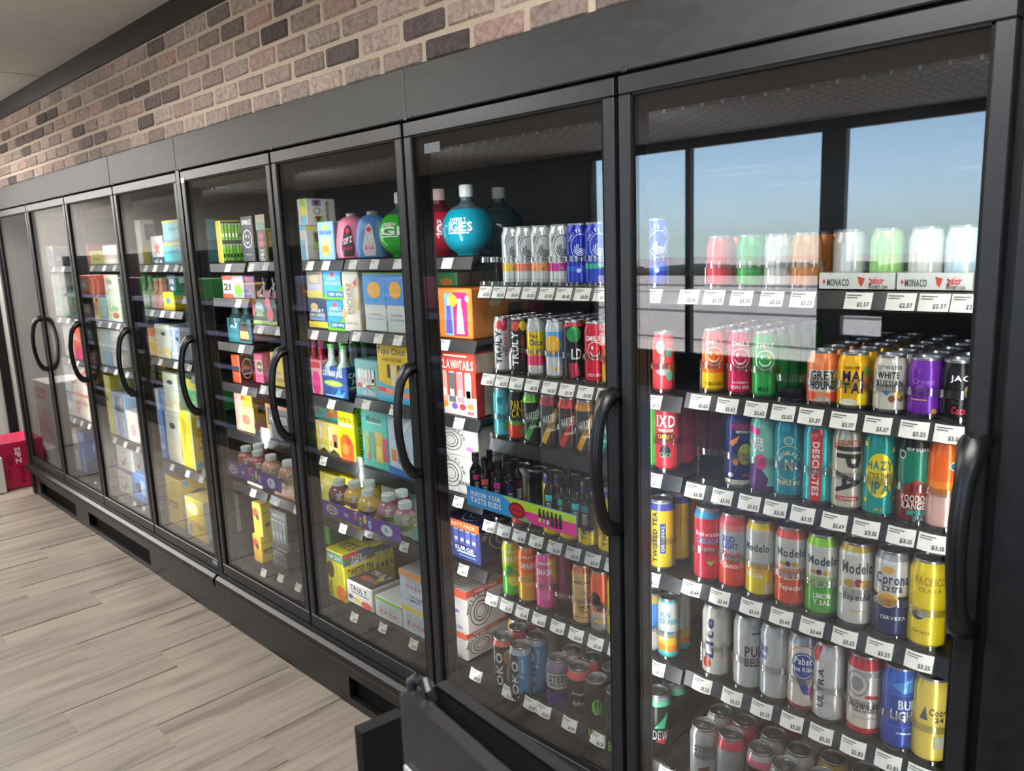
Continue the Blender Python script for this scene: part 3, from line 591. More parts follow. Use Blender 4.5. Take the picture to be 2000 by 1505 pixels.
k_('pbr', '24', [(.1, '8a3038'), (.88, 'd0cabd'), (1, '9c9ea2')], [('o', 0, .46, 1.35, .43, .02, 'b04048'), ('c', -.05, .62, .78, .18, '2d4b99'), ('o', -.05, .62, .7, .16, .07, 'd8dce4'), ('t', 'Pabst', -.05, .69, 1.1, .09, 'eef0ee', 'i'), ('r', -.85, .55, .95, .62, '2d4b99'), ('t', 'Blue Ribbon', .05, .585, 1.7, .06, 'eef0ee'), ('p', [(-.45, .45), (.1, .45), (.5, .24), (.0, .26)], '2d4b99'), ('p', [(.3, .34), (.7, .34), (.95, .14), (.55, .16)], 'c03440')], 'tall cream can with blue ribbon disc')
k_('ult', '24', 'c7c7c7', [('p', [(-1.1, .95), (-.55, .95), (-.75, .76), (-1.1, .76)], 'c53038'), ('t', 'ULTRA', -.55, .44, .42, .5, '2a395c', 'r'), ('o', -.1, .17, .5, .11, .08, '9a9ca4'), ('r', 1.0, .03, 1.5, .93, '2b3a6e'), ('r', .9, .05, 1.0, .9, 'a84048')], 'tall white can with red flash and upright lettering')
k_('bud', '24', [(.12, 'b62632'), (.84, 'cfc9bf'), (1, 'bf3340')], [('o', -.45, .66, .7, .16, .16, '8c8e94'), ('c', -.45, .66, .4, .09, '8a8c94'), ('p', [(.1, .54), (1.2, .52), (1.2, .47), (.0, .50)], 'c23640'), ('r', -.2, .76, 1.2, .82, 'a0a09c'), ('t', 'Budweiser', .05, .41, 2.1, .1, '2a313a'), ('t', 'KING OF BEERS', .1, .33, 1.4, .035, '4a5058'), ('r', -.8, .24, .9, .25, '9a9a98')], 'tall red and white can with round seal')
k_('blt', '24', [(.3, '25439c'), (.72, '2250a8'), (1, '2c5cb8')], [('p', [(-.5, .80), (.9, .92), (.9, .74), (.2, .72)], '4a8ad0'), ('r', -.62, .3, 1.2, .7, '2a6ac0'), ('r', -.56, .315, 1.2, .685, '1d4096'), ('t', 'BUD', .5, .58, 1.1, .11, 'dfe5ec'), ('t', 'LIGHT', .35, .45, 1.6, .11, 'dfe5ec'), ('r', -.1, .22, .9, .24, 'a8c0e0')], 'tall royal blue can with white capitals')
k_('coo', '24', 'd9c054', [('t', 'Coors', .45, .63, 1.1, .08, '4a4630', 'i'), ('t', '24', .45, .54, .5, .06, '3a3c50'), ('p', [(-.6, .52), (-.3, .68), (-.15, .52)], '4a4e58'), ('r', .2, .2, .8, .34, 'b8b8a0')], 'tall dull yellow can at the shelf end')
# bottom shelf
k_('dew', '24', [(.84, '13231c'), (.92, '5fc092'), (1, '8a9494')], [('p', [(-.3, .5), (.8, .75), (.5, .5)], '3fa878'), ('p', [(-.2, .3), (.9, .48), (.5, .25)], 'b83844'), ('t', 'DEW', .2, .4, 1.2, .14, 'd8dcd8', 'i')], 'tall dark green can with mint collar')
k_('stl', '24', 'a5a8ab', [('r', -.9, .58, .9, .80, '8c9196'), ('t', 'STEEL', 0, .73, 1.5, .09, '2a2c30'), ('t', 'RESERVE', 0, .63, 1.5, .06, '3a3c40'), ('p', [(-.6, .1), (.6, .1), (.3, .5), (-.4, .45)], '6a4838')], 'tall steel grey can with dark block lettering')
k_('rdt', '24', [(.84, '9b9da0'), (.94, 'c83a48'), (1, 'c86068')], [('t', 'NATURAL', 0, .5, 1.4, .05, '6a6c70')], 'tall grey can with red collar')
k_('211', '24', [(.8, '26252c'), (.9, 'd06a80'), (1, 'b0a8ac')], [('t', 'ICE', 0, .6, 1.3, .2, 'e0d8dc'), ('t', '24', .2, .4, .8, .1, 'c83050')], 'tall black can with pink collar')
k_('slv', '24', 'a9aaa6', [], 'tall plain silver can')
k_('gld', '24', [(.84, 'b8a878'), (1, 'c4a850')], [], 'tall gold topped can')
k_('yel', '24', [(.84, 'd0b838'), (1, 'c8a840')], [], 'tall yellow collared can')
k_('red', '24', [(.84, 'b03a44'), (1, 'c04850')], [], 'tall red collared can')
# second door
for nm, c, lk in (('wcy', 'e0b02c', 'amber'), ('wco', 'e0745a', 'coral'), ('wcp', 'e2935c', 'orange'), ('wcm', 'b8388a', 'magenta')):
    k_(nm, 'wc', [(.24, 'c2c6c4'), (.37, c), (1, 'c6cac8')], claw('43464a')+[('t', 'HARD SELTZER', 0, .1, 1.5, .025, '8a8c8e'), ('c', .0, .29, .14, .03, '8a8c90')], 'tall white can with wave ring and %s band' % lk)
k_('wcb', 'wc', [(.24, '2138a8'), (.32, '2a60c0'), (1, '1d32a6')], claw('ccd4ec')+[('c', .0, .25, .16, .035, 'ccd4ec')], 'tall royal blue can with white wave ring')
k_('wcg', 'wc', [(.28, '2138a8'), (.36, '35a080'), (1, '2a3eb0')], claw('ccd4ec'), 'tall blue can with green band, beside the frame')
k_('twb', 'sl19', 'c6c8c8', fruit([(-.45, .86, .4, .08, 'e04a40'), (.1, .84, .4, .09, 'b83048'), (.3, .93, .3, .05, '8a2038')])+[('t', 'TRULY', -.55, .46, .7, .6, '1d1d22', 'r'), ('t', 'WILD BERRY', .25, .5, .3, .42, 'c83a40', 'r')], 'slim white can with red berries')
k_('tbk', 'sl19', '2c292b', fruit([(-.4, .86, .4, .09, 'e8503c'), (.45, .86, .45, .09, 'dcb82e')])+[('t', 'TRULY', -.55, .46, .7, .6, 'ecebe8', 'r'), ('t', 'STRAWBERRY', .3, .48, .28, .45, 'b83a44', 'r')], 'slim black can with red and lemon fruit')
k_('top', 'sl19', [(.2, 'c6c5bf'), (.37, 'de3f68'), (.78, 'dcbf1c'), (1, 'b6b9b8')], [('t', 'Topo', -.3, .70, .9, .07, '2c3a50', 'i'), ('t', 'Chico', -.1, .60, 1.4, .1, '2c3a50', 'i')], 'slim yellow and pink can with script lettering')
k_('noo', 'sl19', [(.38, 'c6cecd'), (.80, '5aa6da'), (1, 'c2cacc')], [('c', -.35, .58, .85, .16, 'f0b22e'), ('t', 'HIGH', -.35, .61, .8, .05, 'e8c880'), ('t', 'NOON', -.35, .54, .8, .05, 'e8c880'), ('c', -.1, .18, .2, .03, 'e0b848')], 'slim pale blue can with orange sun')
k_('mel', 'sl19', [(.9, '1d1d1f'), (1, 'c64a4a')], [('c', .0, .78, .75, .13, '2c8a48'), ('p', [(-.6, .3), (.3, .32), (.6, .1), (-.4, .05)], 'a82e44'), ('t', 'LD', .25, .46, 1.0, .17, 'eef0ee')], 'slim black can with green melon top')
k_('smr', 'sl19', 'cb2338', [('t', 'SMILE', -.2, .74, 1.5, .08, 'f4ece6')]+smiley('f2e4de', .54, 'e04a68')+[('t', 'VODKA SODA', -.1, .15, 1.4, .05, 'f0dcd8')], 'slim scarlet can with winking smiley')
k_('smy', 'sl19', [(.35, 'e8b028'), (.7, 'ee6c26'), (1, 'e0584a')], [('t', 'SMILE', -.3, .74, 1.5, .08, 'f4ece6')]+smiley('f2e4de', .54), 'slim orange can cut by the door stile')
k_('tpl', '16', '58aeb6', fruit([(-.4, .75, .3, .08, '2f7888'), (.4, .6, .3, .12, '7cc8cc'), (-.3, .4, .4, .1, '3f98a4'), (.3, .25, .5, .1, '58a860')]), 'teal can with mottled artwork')
k_('par', '16', [(.32, 'd04838'), (.4, '5aa848'), (1, '1b1b18')], [('t', 'PARTY', 0, .72, 1.5, .17, 'd8c42c'), ('t', 'CATS', 0, .55, 1.4, .16, 'd8c42c'), ('c', -.5, .16, .4, .12, 'c83a30'), ('c', .5, .2, .4, .12, '78b040')], 'black can with scrawled yellow lettering')
k_('hag', '16', [(.8, '3b3b3d'), (.95, '86c656'), (1, '9a9c9e')], harder('86c656', 'APPLE', '5aa858'), 'charcoal can with green collar')
k_('hac', '16', [(.8, '403c3e'), (.95, 'a83a4c'), (1, '9a9c9e')], harder('a83a4c', 'CRANBERRY', 'd8b030'), 'charcoal can with maroon collar')
k_('har', '16', [(.8, '403a38'), (.95, 'd0413c'), (1, '9a9c9e')], harder('d0413c', 'STRAWBERRY', 'd83a34'), 'charcoal can with red collar')
k_('hao', '16', [(.8, '3c3a3c'), (.95, 'd08c3c'), (1, '9a9c9e')], harder('d08c3c', 'LEMONADE', 'e0a030'), 'charcoal can with orange collar')
k_('haa', '16', [(.8, '34383a'), (.95, '4aa898'), (1, '9a9c9e')], harder('4aa898', 'PINA COLADA', '38a890'), 'charcoal can with aqua stripe behind the handle')
k_('rwh', '24', [(.5, 'c8463c'), (1, 'd0c8c0')], [], 'red and white can under the banner tray')
k_('blk', '24', '26262a', [], 'dark can under the banner tray')
k_('smi', '19', [(.45, '58b838'), (.6, '9ac83a'), (1, 'c8cc34')], [('t', 'SMIRNOFF', 0, .83, 1.4, .05, 'eef0d8'), ('t', 'SMASH', -.1, .70, 1.5, .1, 'eaf0d0'), ('c', .1, .32, .6, .12, 'd8d848'), ('c', -.4, .5, .4, .08, '3a9838')], 'lime and yellow tall can')
k_('smx', '19', [(.4, 'e0a026'), (.55, 'e8902c'), (1, 'e86a28')], [('t', 'SMIRNOFF', 0, .83, 1.4, .05, 'f4e8d8'), ('t', 'SMASH', -.1, .68, 1.5, .1, 'f4ece0'), ('c', .1, .40, .6, .09, 'f0b448')], 'orange and amber tall can')
k_('smk', '19', [(.45, 'd84a8a'), (.6, 'd86a8a'), (1, 'd85a8e')], [('p', [(.2, .9), (1.3, .9), (1.3, .4), (.5, .55)], 'e0b040'), ('t', 'SMIRNOFF', -.1, .83, 1.4, .05, 'f8e8ec'), ('t', 'SMASH', -.2, .68, 1.5, .1, 'f8ecf0'), ('c', -.2, .28, .5, .1, 'e070a4')], 'pink and mango tall can')
k_('jdt', '19', [(.03, 'b89058'), (.88, 'c8a468'), (1, 'cf6a34')], [('t', 'JACK DANIELS', 0, .72, 1.9, .07, '2c2418'), ('c', -.1, .56, .3, .06, 'a89870'), ('t', 'COUNTRY', 0, .40, 1.3, .06, '5a4020'), ('t', 'LEMON', 0, .32, 1.1, .06, '5a4020'), ('t', 'TEA', 0, .24, .7, .06, '5a4020'), ('r', -.9, .14, .9, .15, '6a4c28')], 'tan tall can with dark lettering')
k_('cow', '19', [(.3, '8a8a86'), (.35, 'c0805a'), (1, 'e4602c')], [('c', -.6, .55, .5, .12, '1c1a18'), ('c', -.2, .44, .4, .08, '1c1a18'), ('c', .8, .75, .22, .05, '1e1c1c'), ('t', 'VOODOO', -.1, .30, 1.5, .08, 'd8d0c0'), ('t', 'MILK', -.1, .20, 1.1, .08, 'e8b048')], 'orange tall can with black patches')
k_('yst', '19', 'c8c024', [('t', 'HAZE', 0, .5, 1.2, .1, '3a3a20'), ('t', 'IPA', 0, .25, .8, .1, '8aa030')], 'yellow green tall can against the stile')
k_('olo', '24', [(.88, '2c2624'), (1, 'd8685a')], [('t', 'LOKO', -.5, .42, .62, .72, 'e8e6e2', 'r'), ('c', .4, .7, .5, .14, 'c8884a'), ('c', .5, .4, .4, .2, 'a89a8a')], 'black and tan can with huge white upright letters')
k_('olb', '24', [(.05, '5a6a78'), (.88, '3c8fc4'), (1, '9aa4aa')], [('r', -1.3, .03, -.2, .88, '22303c'), ('t', 'LOKO', -.55, .42, .62, .72, 'e8e6e2', 'r'), ('t', 'Four', .1, .66, .3, .35, 'd0dce4', 'r')], 'blue can with huge white upright letters')
k_('stp', '24', [(.5, '5d3f86'), (.55, '26242a'), (.8, 'b9bab6'), (1, '7d6a86')], [('t', 'STEEL', 0, .72, 1.6, .11, '2c2c30'), ('t', 'RESERVE', 0, .62, 1.3, .05, '4a4a50'), ('t', 'BLACK', 0, .4, 1.3, .09, '3c2a5c'), ('t', 'BERRY', 0, .3, 1.3, .09, '3c2a5c')], 'purple tall can with silver label')
k_('stk', '24', [(.84, '201e20'), (.95, 'd8584e'), (1, 'b09a98')], [('t', 'Stagger', .0, .62, 1.2, .06, 'd8d6d2'), ('t', 'Spiked', .0, .46, 1.1, .1, 'e0dcd8', 'i'), ('c', -.1, .2, .7, .1, '5a4c30')], 'black tall can with coral collar')
k_('bst', '24', '151816', [('c', 0, .62, .42, .13, '6cb846'), ('p', [(-.2, .72), (-.1, .5), (0, .72)], '151816'), ('p', [(.1, .72), (.2, .5), (.28, .7)], '151816'), ('t', 'BEAST', 0, .18, 1.6, .16, '86c44e', 'i')], 'black tall can with bright green claw disc')
CANM = {}
def can_mesh(key):
    if key in CANM: return CANM[key]
    t, bands, lid, prints, look = K[key]; r, h = CT[t]
    zs = sorted({0, .004, .010, .014, h-.030, h-.026, h-.011, h-.006} | {b*h for b, c in bands if b < .97}); prof = [(can_r(z, r, h), z) for z in zs]
    def mf(k):
        zc = (zs[k]+zs[k+1])/2/h
        if zs[k+1] <= .0045: return mat('9a9c9e', 'metal')
        for b, c in bands:
            if zc <= b: return mat(c, 'can')
        return mat(bands[-1][1], 'can')
    CANM[key] = MB().lathe(prof, mf, 26).mesh('can_body', True); return CANM[key]
PRM = {}
def can_at(key, X, Y, z, label, printed=True, rot=None, group=None):
    t, bands, lid, prints, look = K[key]; r, h = CT[t]
    o = thing('beverage_can', label, 'can', (X, Y, z), group)
    link('can_body', can_mesh(key), o)
    lm, tb = lid_mesh(t, lid); l = link('lid', lm, o, (0, 0, h)); link('pull_tab', tb, l, (0, 0, -.006), (0, 0, random.uniform(0, 6.28)))
    if printed and prints:
        phi = math.atan2(CAM.x-X, Y-CAM.y) if rot is None else rot
        if key not in PRM:
            mp = lambda u, v, e: ((can_r(v*h, r, h)+e)*math.sin(u), -(can_r(v*h, r, h)+e)*math.cos(u), v*h)
            PRM[key] = decals(prints, mp, 'can', .3, .05).mesh('printed_label')
        link('printed_label', PRM[key], o, None, (0, 0, phi))
    return o
STOPM = {}
def can_stop(sh, X, Y, r, hb, belt=True, cap=False):
    """clear plastic lane front: base lip and belt that hold the first can"""
    t = SHELF[sh][0]; k = (round(r, 4), round(hb, 3), belt)
    if k not in STOPM:
        mb = MB(); a0, a1 = R(180+12), R(360-12); rr = r+.004
        mb.lathe([(rr, .001), (rr+.0015, .012), (rr+.003, .013), (rr+.003, .001)], lambda i: M_STOP, 12, 0, 0, a0, a1)
        if belt:
            mb.lathe([(rr, hb), (rr+.001, hb+.016), (rr+.003, hb+.016), (rr+.003, hb), (rr, hb)], lambda i: M_STOP, 12, 0, 0, R(180-15), R(360+15))
            for a in (R(188), R(352)):
                c, s = math.cos(a), math.sin(a); mb.box(rr*c-.0012, rr*c+.0012, rr*s-.004, rr*s+.004, .001, hb, M_STOP)
        STOPM[k] = mb.mesh('can_stop', True)
    link('can_stop', STOPM[k], t, (X-t.location.x, Y-t.location.y, 0))
NTH = ['first', 'second', 'third', 'fourth', 'fifth', 'sixth', 'seventh', 'eighth']
SHN = {'A': 'nearest door', 'B': 'second door'}
def lane(sec, row, key, px, py, nback=0, yc=.243, loc=None, belt=True, stop=True, dz=0):
    t, bands, lid, prints, look = K[key]; r, h = CT[t]; z = SHELF[sec, row][1]+dz
    X = onY(px, py, yc).x
    rn = ['top', 'second', 'third', 'fourth', 'fifth', 'bottom'][row]
    loc = loc or '%s shelf, %s' % (rn, SHN[sec])
    can_at(key, X, yc, z+.0015, '%s, %s' % (look, loc))
    for b in range(nback):
        can_at(key, X+random.uniform(-.002, .002), yc+(b+1)*(2*r+.0025), z+.0015, '%s, %s shelf, %s row back' % (look, rn, NTH[b+1]), False)
    if stop: can_stop((sec, row), X, yc, r, .40*h, belt)
    return X
# ---- nearest door
for key, px, py, nb in (('smo', 1394, 712, 3), ('smp', 1446, 714, 3), ('smg', 1494, 716, 4), ('grey', 1607, 742, 5), ('mai', 1667, 746, 5), ('wru', 1739, 752, 5), ('pur', 1808, 756, 4), ('jac', 1872, 762, 3)): lane('A', 1, key, px, py, nb)
for key, px, py, nb in (('nav', 1444, 884, 0), ('mnt', 1493, 890, 0), ('ter', 1541, 896, 0), ('des', 1599, 906, 1), ('lag', 1656, 916, 1), ('haz', 1718, 926, 1), ('voo', 1787, 936, 1), ('ora', 1845, 944, 1)): lane('A', 2, key, px, py, nb)
for key, px, py, nb in (('bch', 1384, 1060, 1), ('blc', 1434, 1076, 1), ('mdy', 1487, 1090, 1), ('mdr', 1545, 1106, 1), ('mdg', 1606, 1124, 1), ('mde', 1671, 1144, 1), ('cor', 1742, 1158, 1), ('pac', 1812, 1176, 1)): lane('A', 3, key, px, py, nb)
for key, px, py, nb in (('lit', 1400, 1250, 0), ('pub', 1462, 1268, 0), ('pbw', 1515, 1286, 0), ('pbr', 1570, 1306, 0), ('ult', 1620, 1330, 0), ('bud', 1688, 1350, 0), ('blt', 1756, 1378, 0), ('coo', 1818, 1400, 0)): lane('A', 4, key, px, py, nb)
can_stop(('A', 2), onY(1392, 890, .243).x, .243, .0335, .075)
can_stop(('A', 1), onY(1548, 762, .243).x, .243, .0331, .05)
sh = SHELF['A', 1][0]; X = onY(1552, 768, .25).x
MB().cham(X-.03-sh.location.x, X+.03-sh.location.x, .02, .07, .002, .03, mat('16181c', 'gloss'), c=.006).build('lane_pusher', sh)
# top shelf: cans under white trays
k_('tpr', 'std', 'd23a44', [], 'short red can on the left half'); k_('tpg', 'std', '3c9a4a', [], 'short green can on the left half')
k_('tpw', 'std', 'c8c8c2', [], 'short white can on the left half'); k_('tpo', 'std', 'c8824a', [], 'short amber can on the left half')
for key, px in (('tpr', 1408), ('tpg', 1468), ('tpw', 1522), ('tpo', 1575)): lane('A', 0, key, px, 535, 2)
# bottom shelf: positions of the can tops
def floor_can(sec, key, px, py, loc, z0=None, printed=True):
    r, h = CT[K[key][0]]; z0 = z0 or SHELF[sec, len(SECS[sec][2])-1][1]; p = onZ(px, py, z0+.0015+h)
    return can_at(key, p.x, p.y, z0+.0015, K[key][4]+', '+loc, printed)
FL = 'on the bottom shelf, '
for key, px, py, loc in (('stl', 1376, 1412, 'front left of nearest door'), ('slv', 1408, 1385, 'behind the dark lettered one'), ('rdt', 1429, 1430, 'front of nearest door'), ('red', 1455, 1405, 'second row, nearest door'), ('211', 1488, 1458, 'front of nearest door'), ('slv', 1512, 1430, 'second row, nearest door'),
                         ('slv', 1534, 1490, 'front of nearest door'), ('slv', 1562, 1460, 'second row right of the pink collar'), ('gld', 1628, 1476, 'second row, nearest door'), ('gld', 1606, 1512, 'front of nearest door'), ('red', 1486, 1380, 'third row, nearest door'), ('slv', 1440, 1362, 'third row at the left'), ('red', 1548, 1410, 'third row in the middle'), ('slv', 1590, 1432, 'third row at the right'), ('yel', 1655, 1450, 'third row, nearest door'), ('red', 1690, 1500, 'second row, far right'), ('slv', 1668, 1535, 'front far right')):
    floor_can('A', key, px, py, 'bottom, '+loc)
# ---- second door
for key, px, py, nb in (('wcy', 1003, 500, 0), ('wco', 1029, 499, 1), ('wcp', 1060, 498, 1), ('wcm', 1096, 497, 1), ('wcb', 1130, 496, 1), ('wcg', 1167, 495, 1)): lane('B', 0, key, px, py, nb)
for px in (958, 976): can_stop(('B', 0), onY(px, 520, .243).x, .243, .0300, .07)
for key, px, py, nb in (('twb', 983, 665, 2), ('tbk', 1015, 668, 2), ('top', 1048, 670, 3), ('noo', 1085, 672, 3), ('mel', 1121, 676, 3), ('smr', 1162, 680, 3), ('smy', 1196, 684, 2)): lane('B', 1, key, px, py, nb)
for key, px, py, nb in (('tpl', 985, 815, 1), ('par', 1014, 820, 1), ('hag', 1043, 824, 1), ('hac', 1076, 828, 1), ('har', 1112, 834, 1), ('hao', 1146, 838, 1), ('haa', 1186, 842, 1)): lane('B', 2, key, px, py, nb)
for key, px, py, nb, loc in (('rwh', 1020, 985, 0, None), ('blk', 1052, 990, 0, None), ('tea', 1084, 1010, 0, 'fourth shelf, left of the handle'), ('tea', 1116, 1016, 0, 'fourth shelf, under the pink print'), ('tea', 1152, 1022, 0, 'fourth shelf, behind the handle'), ('tea', 1192, 1030, 0, 'fourth shelf, right of the handle')): lane('B', 3, key, px, py, nb, loc=loc)
can_stop(('B', 3), onY(985, 1000, .243).x, .243, .0335, .07)
for key, px, py, nb in (('smi', 1001, 1100, 0), ('smx', 1032, 1108, 0), ('smk', 1067, 1122, 1), ('jdt', 1139, 1148, 0), ('cow', 1175, 1165, 0), ('yst', 1208, 1180, 0)): lane('B', 4, key, px, py, nb)
can_stop(('B', 4), onY(1106, 1150, .243).x, .243, .0335, .07)
for key, px, py, loc in (('olo', 983, 1240, 'front, second door'), ('olb', 1015, 1256, 'front, second door'), ('red', 1012, 1222, 'second row, second door'), ('olb', 1046, 1238, 'second row, second door'), ('yel', 1012, 1204, 'third row, second door'), ('slv', 1066, 1222, 'third row, second door'), ('red', 1045, 1208, 'fourth row, second door'), ('stp', 1089, 1282, 'front, second door'), ('slv', 1118, 1266, 'behind the purple one'),
                         ('stk', 1130, 1298, 'front, second door'), ('rdt', 1157, 1280, 'second row, second door'), ('bst', 1165, 1322, 'front, second door'), ('slv', 1150, 1250, 'third row near the stile'), ('blk', 1196, 1300, 'second row, beside the stile'), ('bst', 1205, 1345, 'beside the stile, second door')):
    floor_can('B', key, px, py, 'bottom, '+loc)
# section B lanes seen through the nearest door
LN = 'seen left of the post, nearest door'
lane('B', 0, 'wcb', 1283, 500, 0, loc=LN); lane('B', 1, 'wml', 1296, 688, 0, loc=LN); lane('B', 2, 'ixd', 1304, 868, 3, loc=LN); lane('B', 2, 'gre', 1272, 862, 2, loc='third shelf', belt=False)
lane('B', 3, 'tea', 1292, 1036, 2, loc=LN); lane('B', 4, 'sun', 1306, 1212, 1, loc=LN); lane('B', 4, 'gol', 1273, 1205, 0, loc='fifth shelf'); lane('B', 5, 'dew', 1285, 1365, 1, loc=LN, yc=.23)
# ---- price tags
P = price_tag
for px, py, c in ((1346, 575, '$2.45'), (1395, 577, '$3.25'), (1449, 578, '$3.25'), (1508, 578, '$3.25'), (1568, 580, '$3.25'), (1677, 582, '$2.57'), (1760, 584, '$2.57'), (1825, 584, '$2.57'), (1890, 586, '$2.57')): P(('A', 0), px, py, c)
for px, py, c in ((1368, 785, '$2.62'), (1421, 791, '$2.62'), (1477, 796, '$2.62'), (1530, 803, '$2.62'), (1584, 808, '$3.37'), (1648, 816, '$3.37'), (1715, 824, '$3.37'), (1786, 833, '$3.25'), (1855, 842, '$3.07')): P(('A', 1), px, py, c)
for px, py, c in ((1358, 960, '$3.15'), (1411, 973, '$3.02'), (1464, 982, '$3.02'), (1515, 994, '$3.15'), (1568, 1006, '$3.15'), (1630, 1018, '$2.69'), (1692, 1032, '$3.15'), (1760, 1048, '$3.15'), (1822, 1058, '$3.15')): P(('A', 2), px, py, c)
for px, py, c in ((1351, 1156, '$3.44'), (1406, 1172, '$3.44'), (1467, 1192, '$3.44'), (1526, 1210, '$3.44'), (1586, 1226, '$3.44'), (1650, 1246, '$3.25'), (1718, 1268, '$3.25'), (1795, 1292, '$3.25')): P(('A', 3), px, py, c)
for px, py, c in ((1372, 1335, '$3.25'), (1430, 1360, '$3.25'), (1488, 1384, '$3.25'), (1547, 1408, '$3.25'), (1604, 1432, '$3.25'), (1667, 1452, '$2.85'), (1735, 1482, '$2.85'), (1800, 1505, '$2.85')): P(('A', 4), px, py, c)
for sh, py in ((0, 568), (1, 750), (3, 1050), (4, 1195)):
    n = 8; y0, dy = {0: (567, .02), 1: (738, .16), 3: (1030, .32), 4: (1185, .40)}[sh]
    for i, px in enumerate((948, 975, 1003, 1034, 1068, 1102, 1138, 1176)): P(('B', sh), px+(0, 6, 0, 8, 14)[sh]+(i*2 if sh > 2 else 0), y0+dy*(px-948), ['$3.35', '$3.25', '$3.45'][i % 3])
for sh, px, py in ((0, 1279, 570), (1, 1279, 774), (2, 1280, 948), (3, 1276, 1128), (4, 1286, 1304), (5, 1300, 1496)): P(('B', sh), px, py, '$3.25', .042)
for px, py in ((933, 1312), (997, 1345), (1040, 1372), (1066, 1384), (1116, 1412), (1172, 1442)): P(('B', 5), px-3, py, '$3.25')
CT_ = {0: [(606, 517), (637, 516), (690, 516), (732, 516), (778, 514), (874, 510)], 1: [(615, 650), (650, 654), (697, 657), (740, 661), (778, 667), (868, 668)], 2: [(647, 777), (716, 788), (770, 795), (897, 821)], 3: [(632, 898), (895, 965)], 4: [(670, 1022), (722, 1040), (790, 1066), (905, 1105)], 5: [(692, 1195), (748, 1220), (808, 1250)]}
for k, L in CT_.items():
    for px, py in L:
        sec = 'C' if onY(px, py, .193).x > -1.40 else 'D'; P((sec, k), px, py, '$19.99' if k > 2 else None, .05)
for sec, k, L in (('D', 0, [(520, 521)]), ('E', 0, [(446, 522), (492, 521)]), ('E', 1, [(466, 591)]), ('D', 1, [(511, 641), (545, 646)]), ('E', 2, [(472, 680)]), ('E', 3, [(478, 757)]), ('D', 2, [(515, 757), (545, 765)]), ('E', 5, [(495, 960)]), ('D', 4, [(542, 975), (580, 990)]), ('E', 6, [(515, 1112)]), ('D', 5, [(550, 1140), (585, 1165)]),
                  ('F', 0, [(285, 521), (303, 521), (325, 521), (345, 521), (358, 521)]), ('F', 1, [(298, 612), (318, 614), (338, 616)]), ('F', 2, [(315, 716), (345, 718), (372, 728)]), ('F', 3, [(335, 896), (365, 905), (392, 918)]), ('F', 4, [(375, 1052), (415, 1078)]),
                  ('G', 0, [(180, 522), (204, 522), (224, 522)]), ('G', 1, [(196, 632), (215, 634), (232, 636)]), ('G', 2, [(208, 728), (228, 734), (250, 738)]), ('G', 3, [(225, 858), (245, 864), (270, 876)]), ('G', 4, [(262, 975), (280, 985)]),
                  ('H', 0, [(105, 525), (124, 525), (155, 525)]), ('H', 1, [(117, 624), (133, 626), (148, 628), (170, 628)]), ('H', 2, [(136, 706), (152, 708)]), ('H', 3, [(146, 820), (160, 826), (175, 832)]), ('H', 4, [(186, 945), (210, 955)])):
    for px, py in L: P((sec, k), px, py, None, .05)
# ------------------------------------------------------------------ cartons
def carton(sh, xl, xr, yb, ytop, look, cf, cr=None, ct=None, front=(), side=(), top=(), xs=None, depth=.24, z=None, yf=.215, cat='carton', name='drinks_carton', z1=None):
    """a printed box: xl..xr is its front, ytop its top edge, xs the far end of its right side (or a depth)"""
    X0 = onY(xl, yb, yf).x; X1 = onY(xr, yb, yf).x; z0 = (SHELF[sh][1] if z is None else z)+.001
    if z1 is None: z1 = onY((xl+xr)/2, ytop, yf).z
    if xs: depth = min(max(onX(xs, yb, X1).y-yf, .08), .5)
    cr = cr or cf; ct = ct or cf; ox = Vector(((X0+X1)/2, yf+depth/2, z0)); t = thing(name, look, cat, ox)
    w, h = X1-X0, z1-z0
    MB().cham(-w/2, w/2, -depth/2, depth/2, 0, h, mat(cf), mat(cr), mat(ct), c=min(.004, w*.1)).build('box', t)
    if front: decals(front, lambda u, v, e: (-w/2+u*w, -depth/2-e, v*h), 'paper').build('front_print', t)
    if side: decals(side, lambda u, v, e: (w/2+e, -depth/2+u*depth, v*h), 'paper').build('side_print', t)
    if top: decals(top, lambda u, v, e: (-w/2+u*w, -depth/2+v*depth, h+e), 'paper').build('top_print', t)
    return t, z1, (X0, X1, yf, depth)
def cans_print(n, cols, v0=.3, v1=.8, c2=None, u0=.08, u1=.92):
    out = []; s = (u1-u0)/n
    for i in range(n):
        c = cols[i % len(cols)]; a = u0+i*s
        out += [('r', a+s*.1, v0, a+s*.9, v1, c), ('r', a+s*.25, v0+(v1-v0)*.2, a+s*.75, v0+(v1-v0)*.45, c2 or 'e8e6e0'), ('r', a+s*.15, v1, a+s*.85, v1+.03, 'b8babc')]
    return out
def ring(c, u=.5, v=.5, ru=.3, rv=.36): return [('o', u, v, ru, rv, .07, c), ('a', 'WHITE CLAW', u, v, ru*1.2, rv*1.2, 175, 5, .11, .13, c)]+[('o', u, v, ru*k, rv*k, .12, c) for k in (.7, .45)]
C = carton
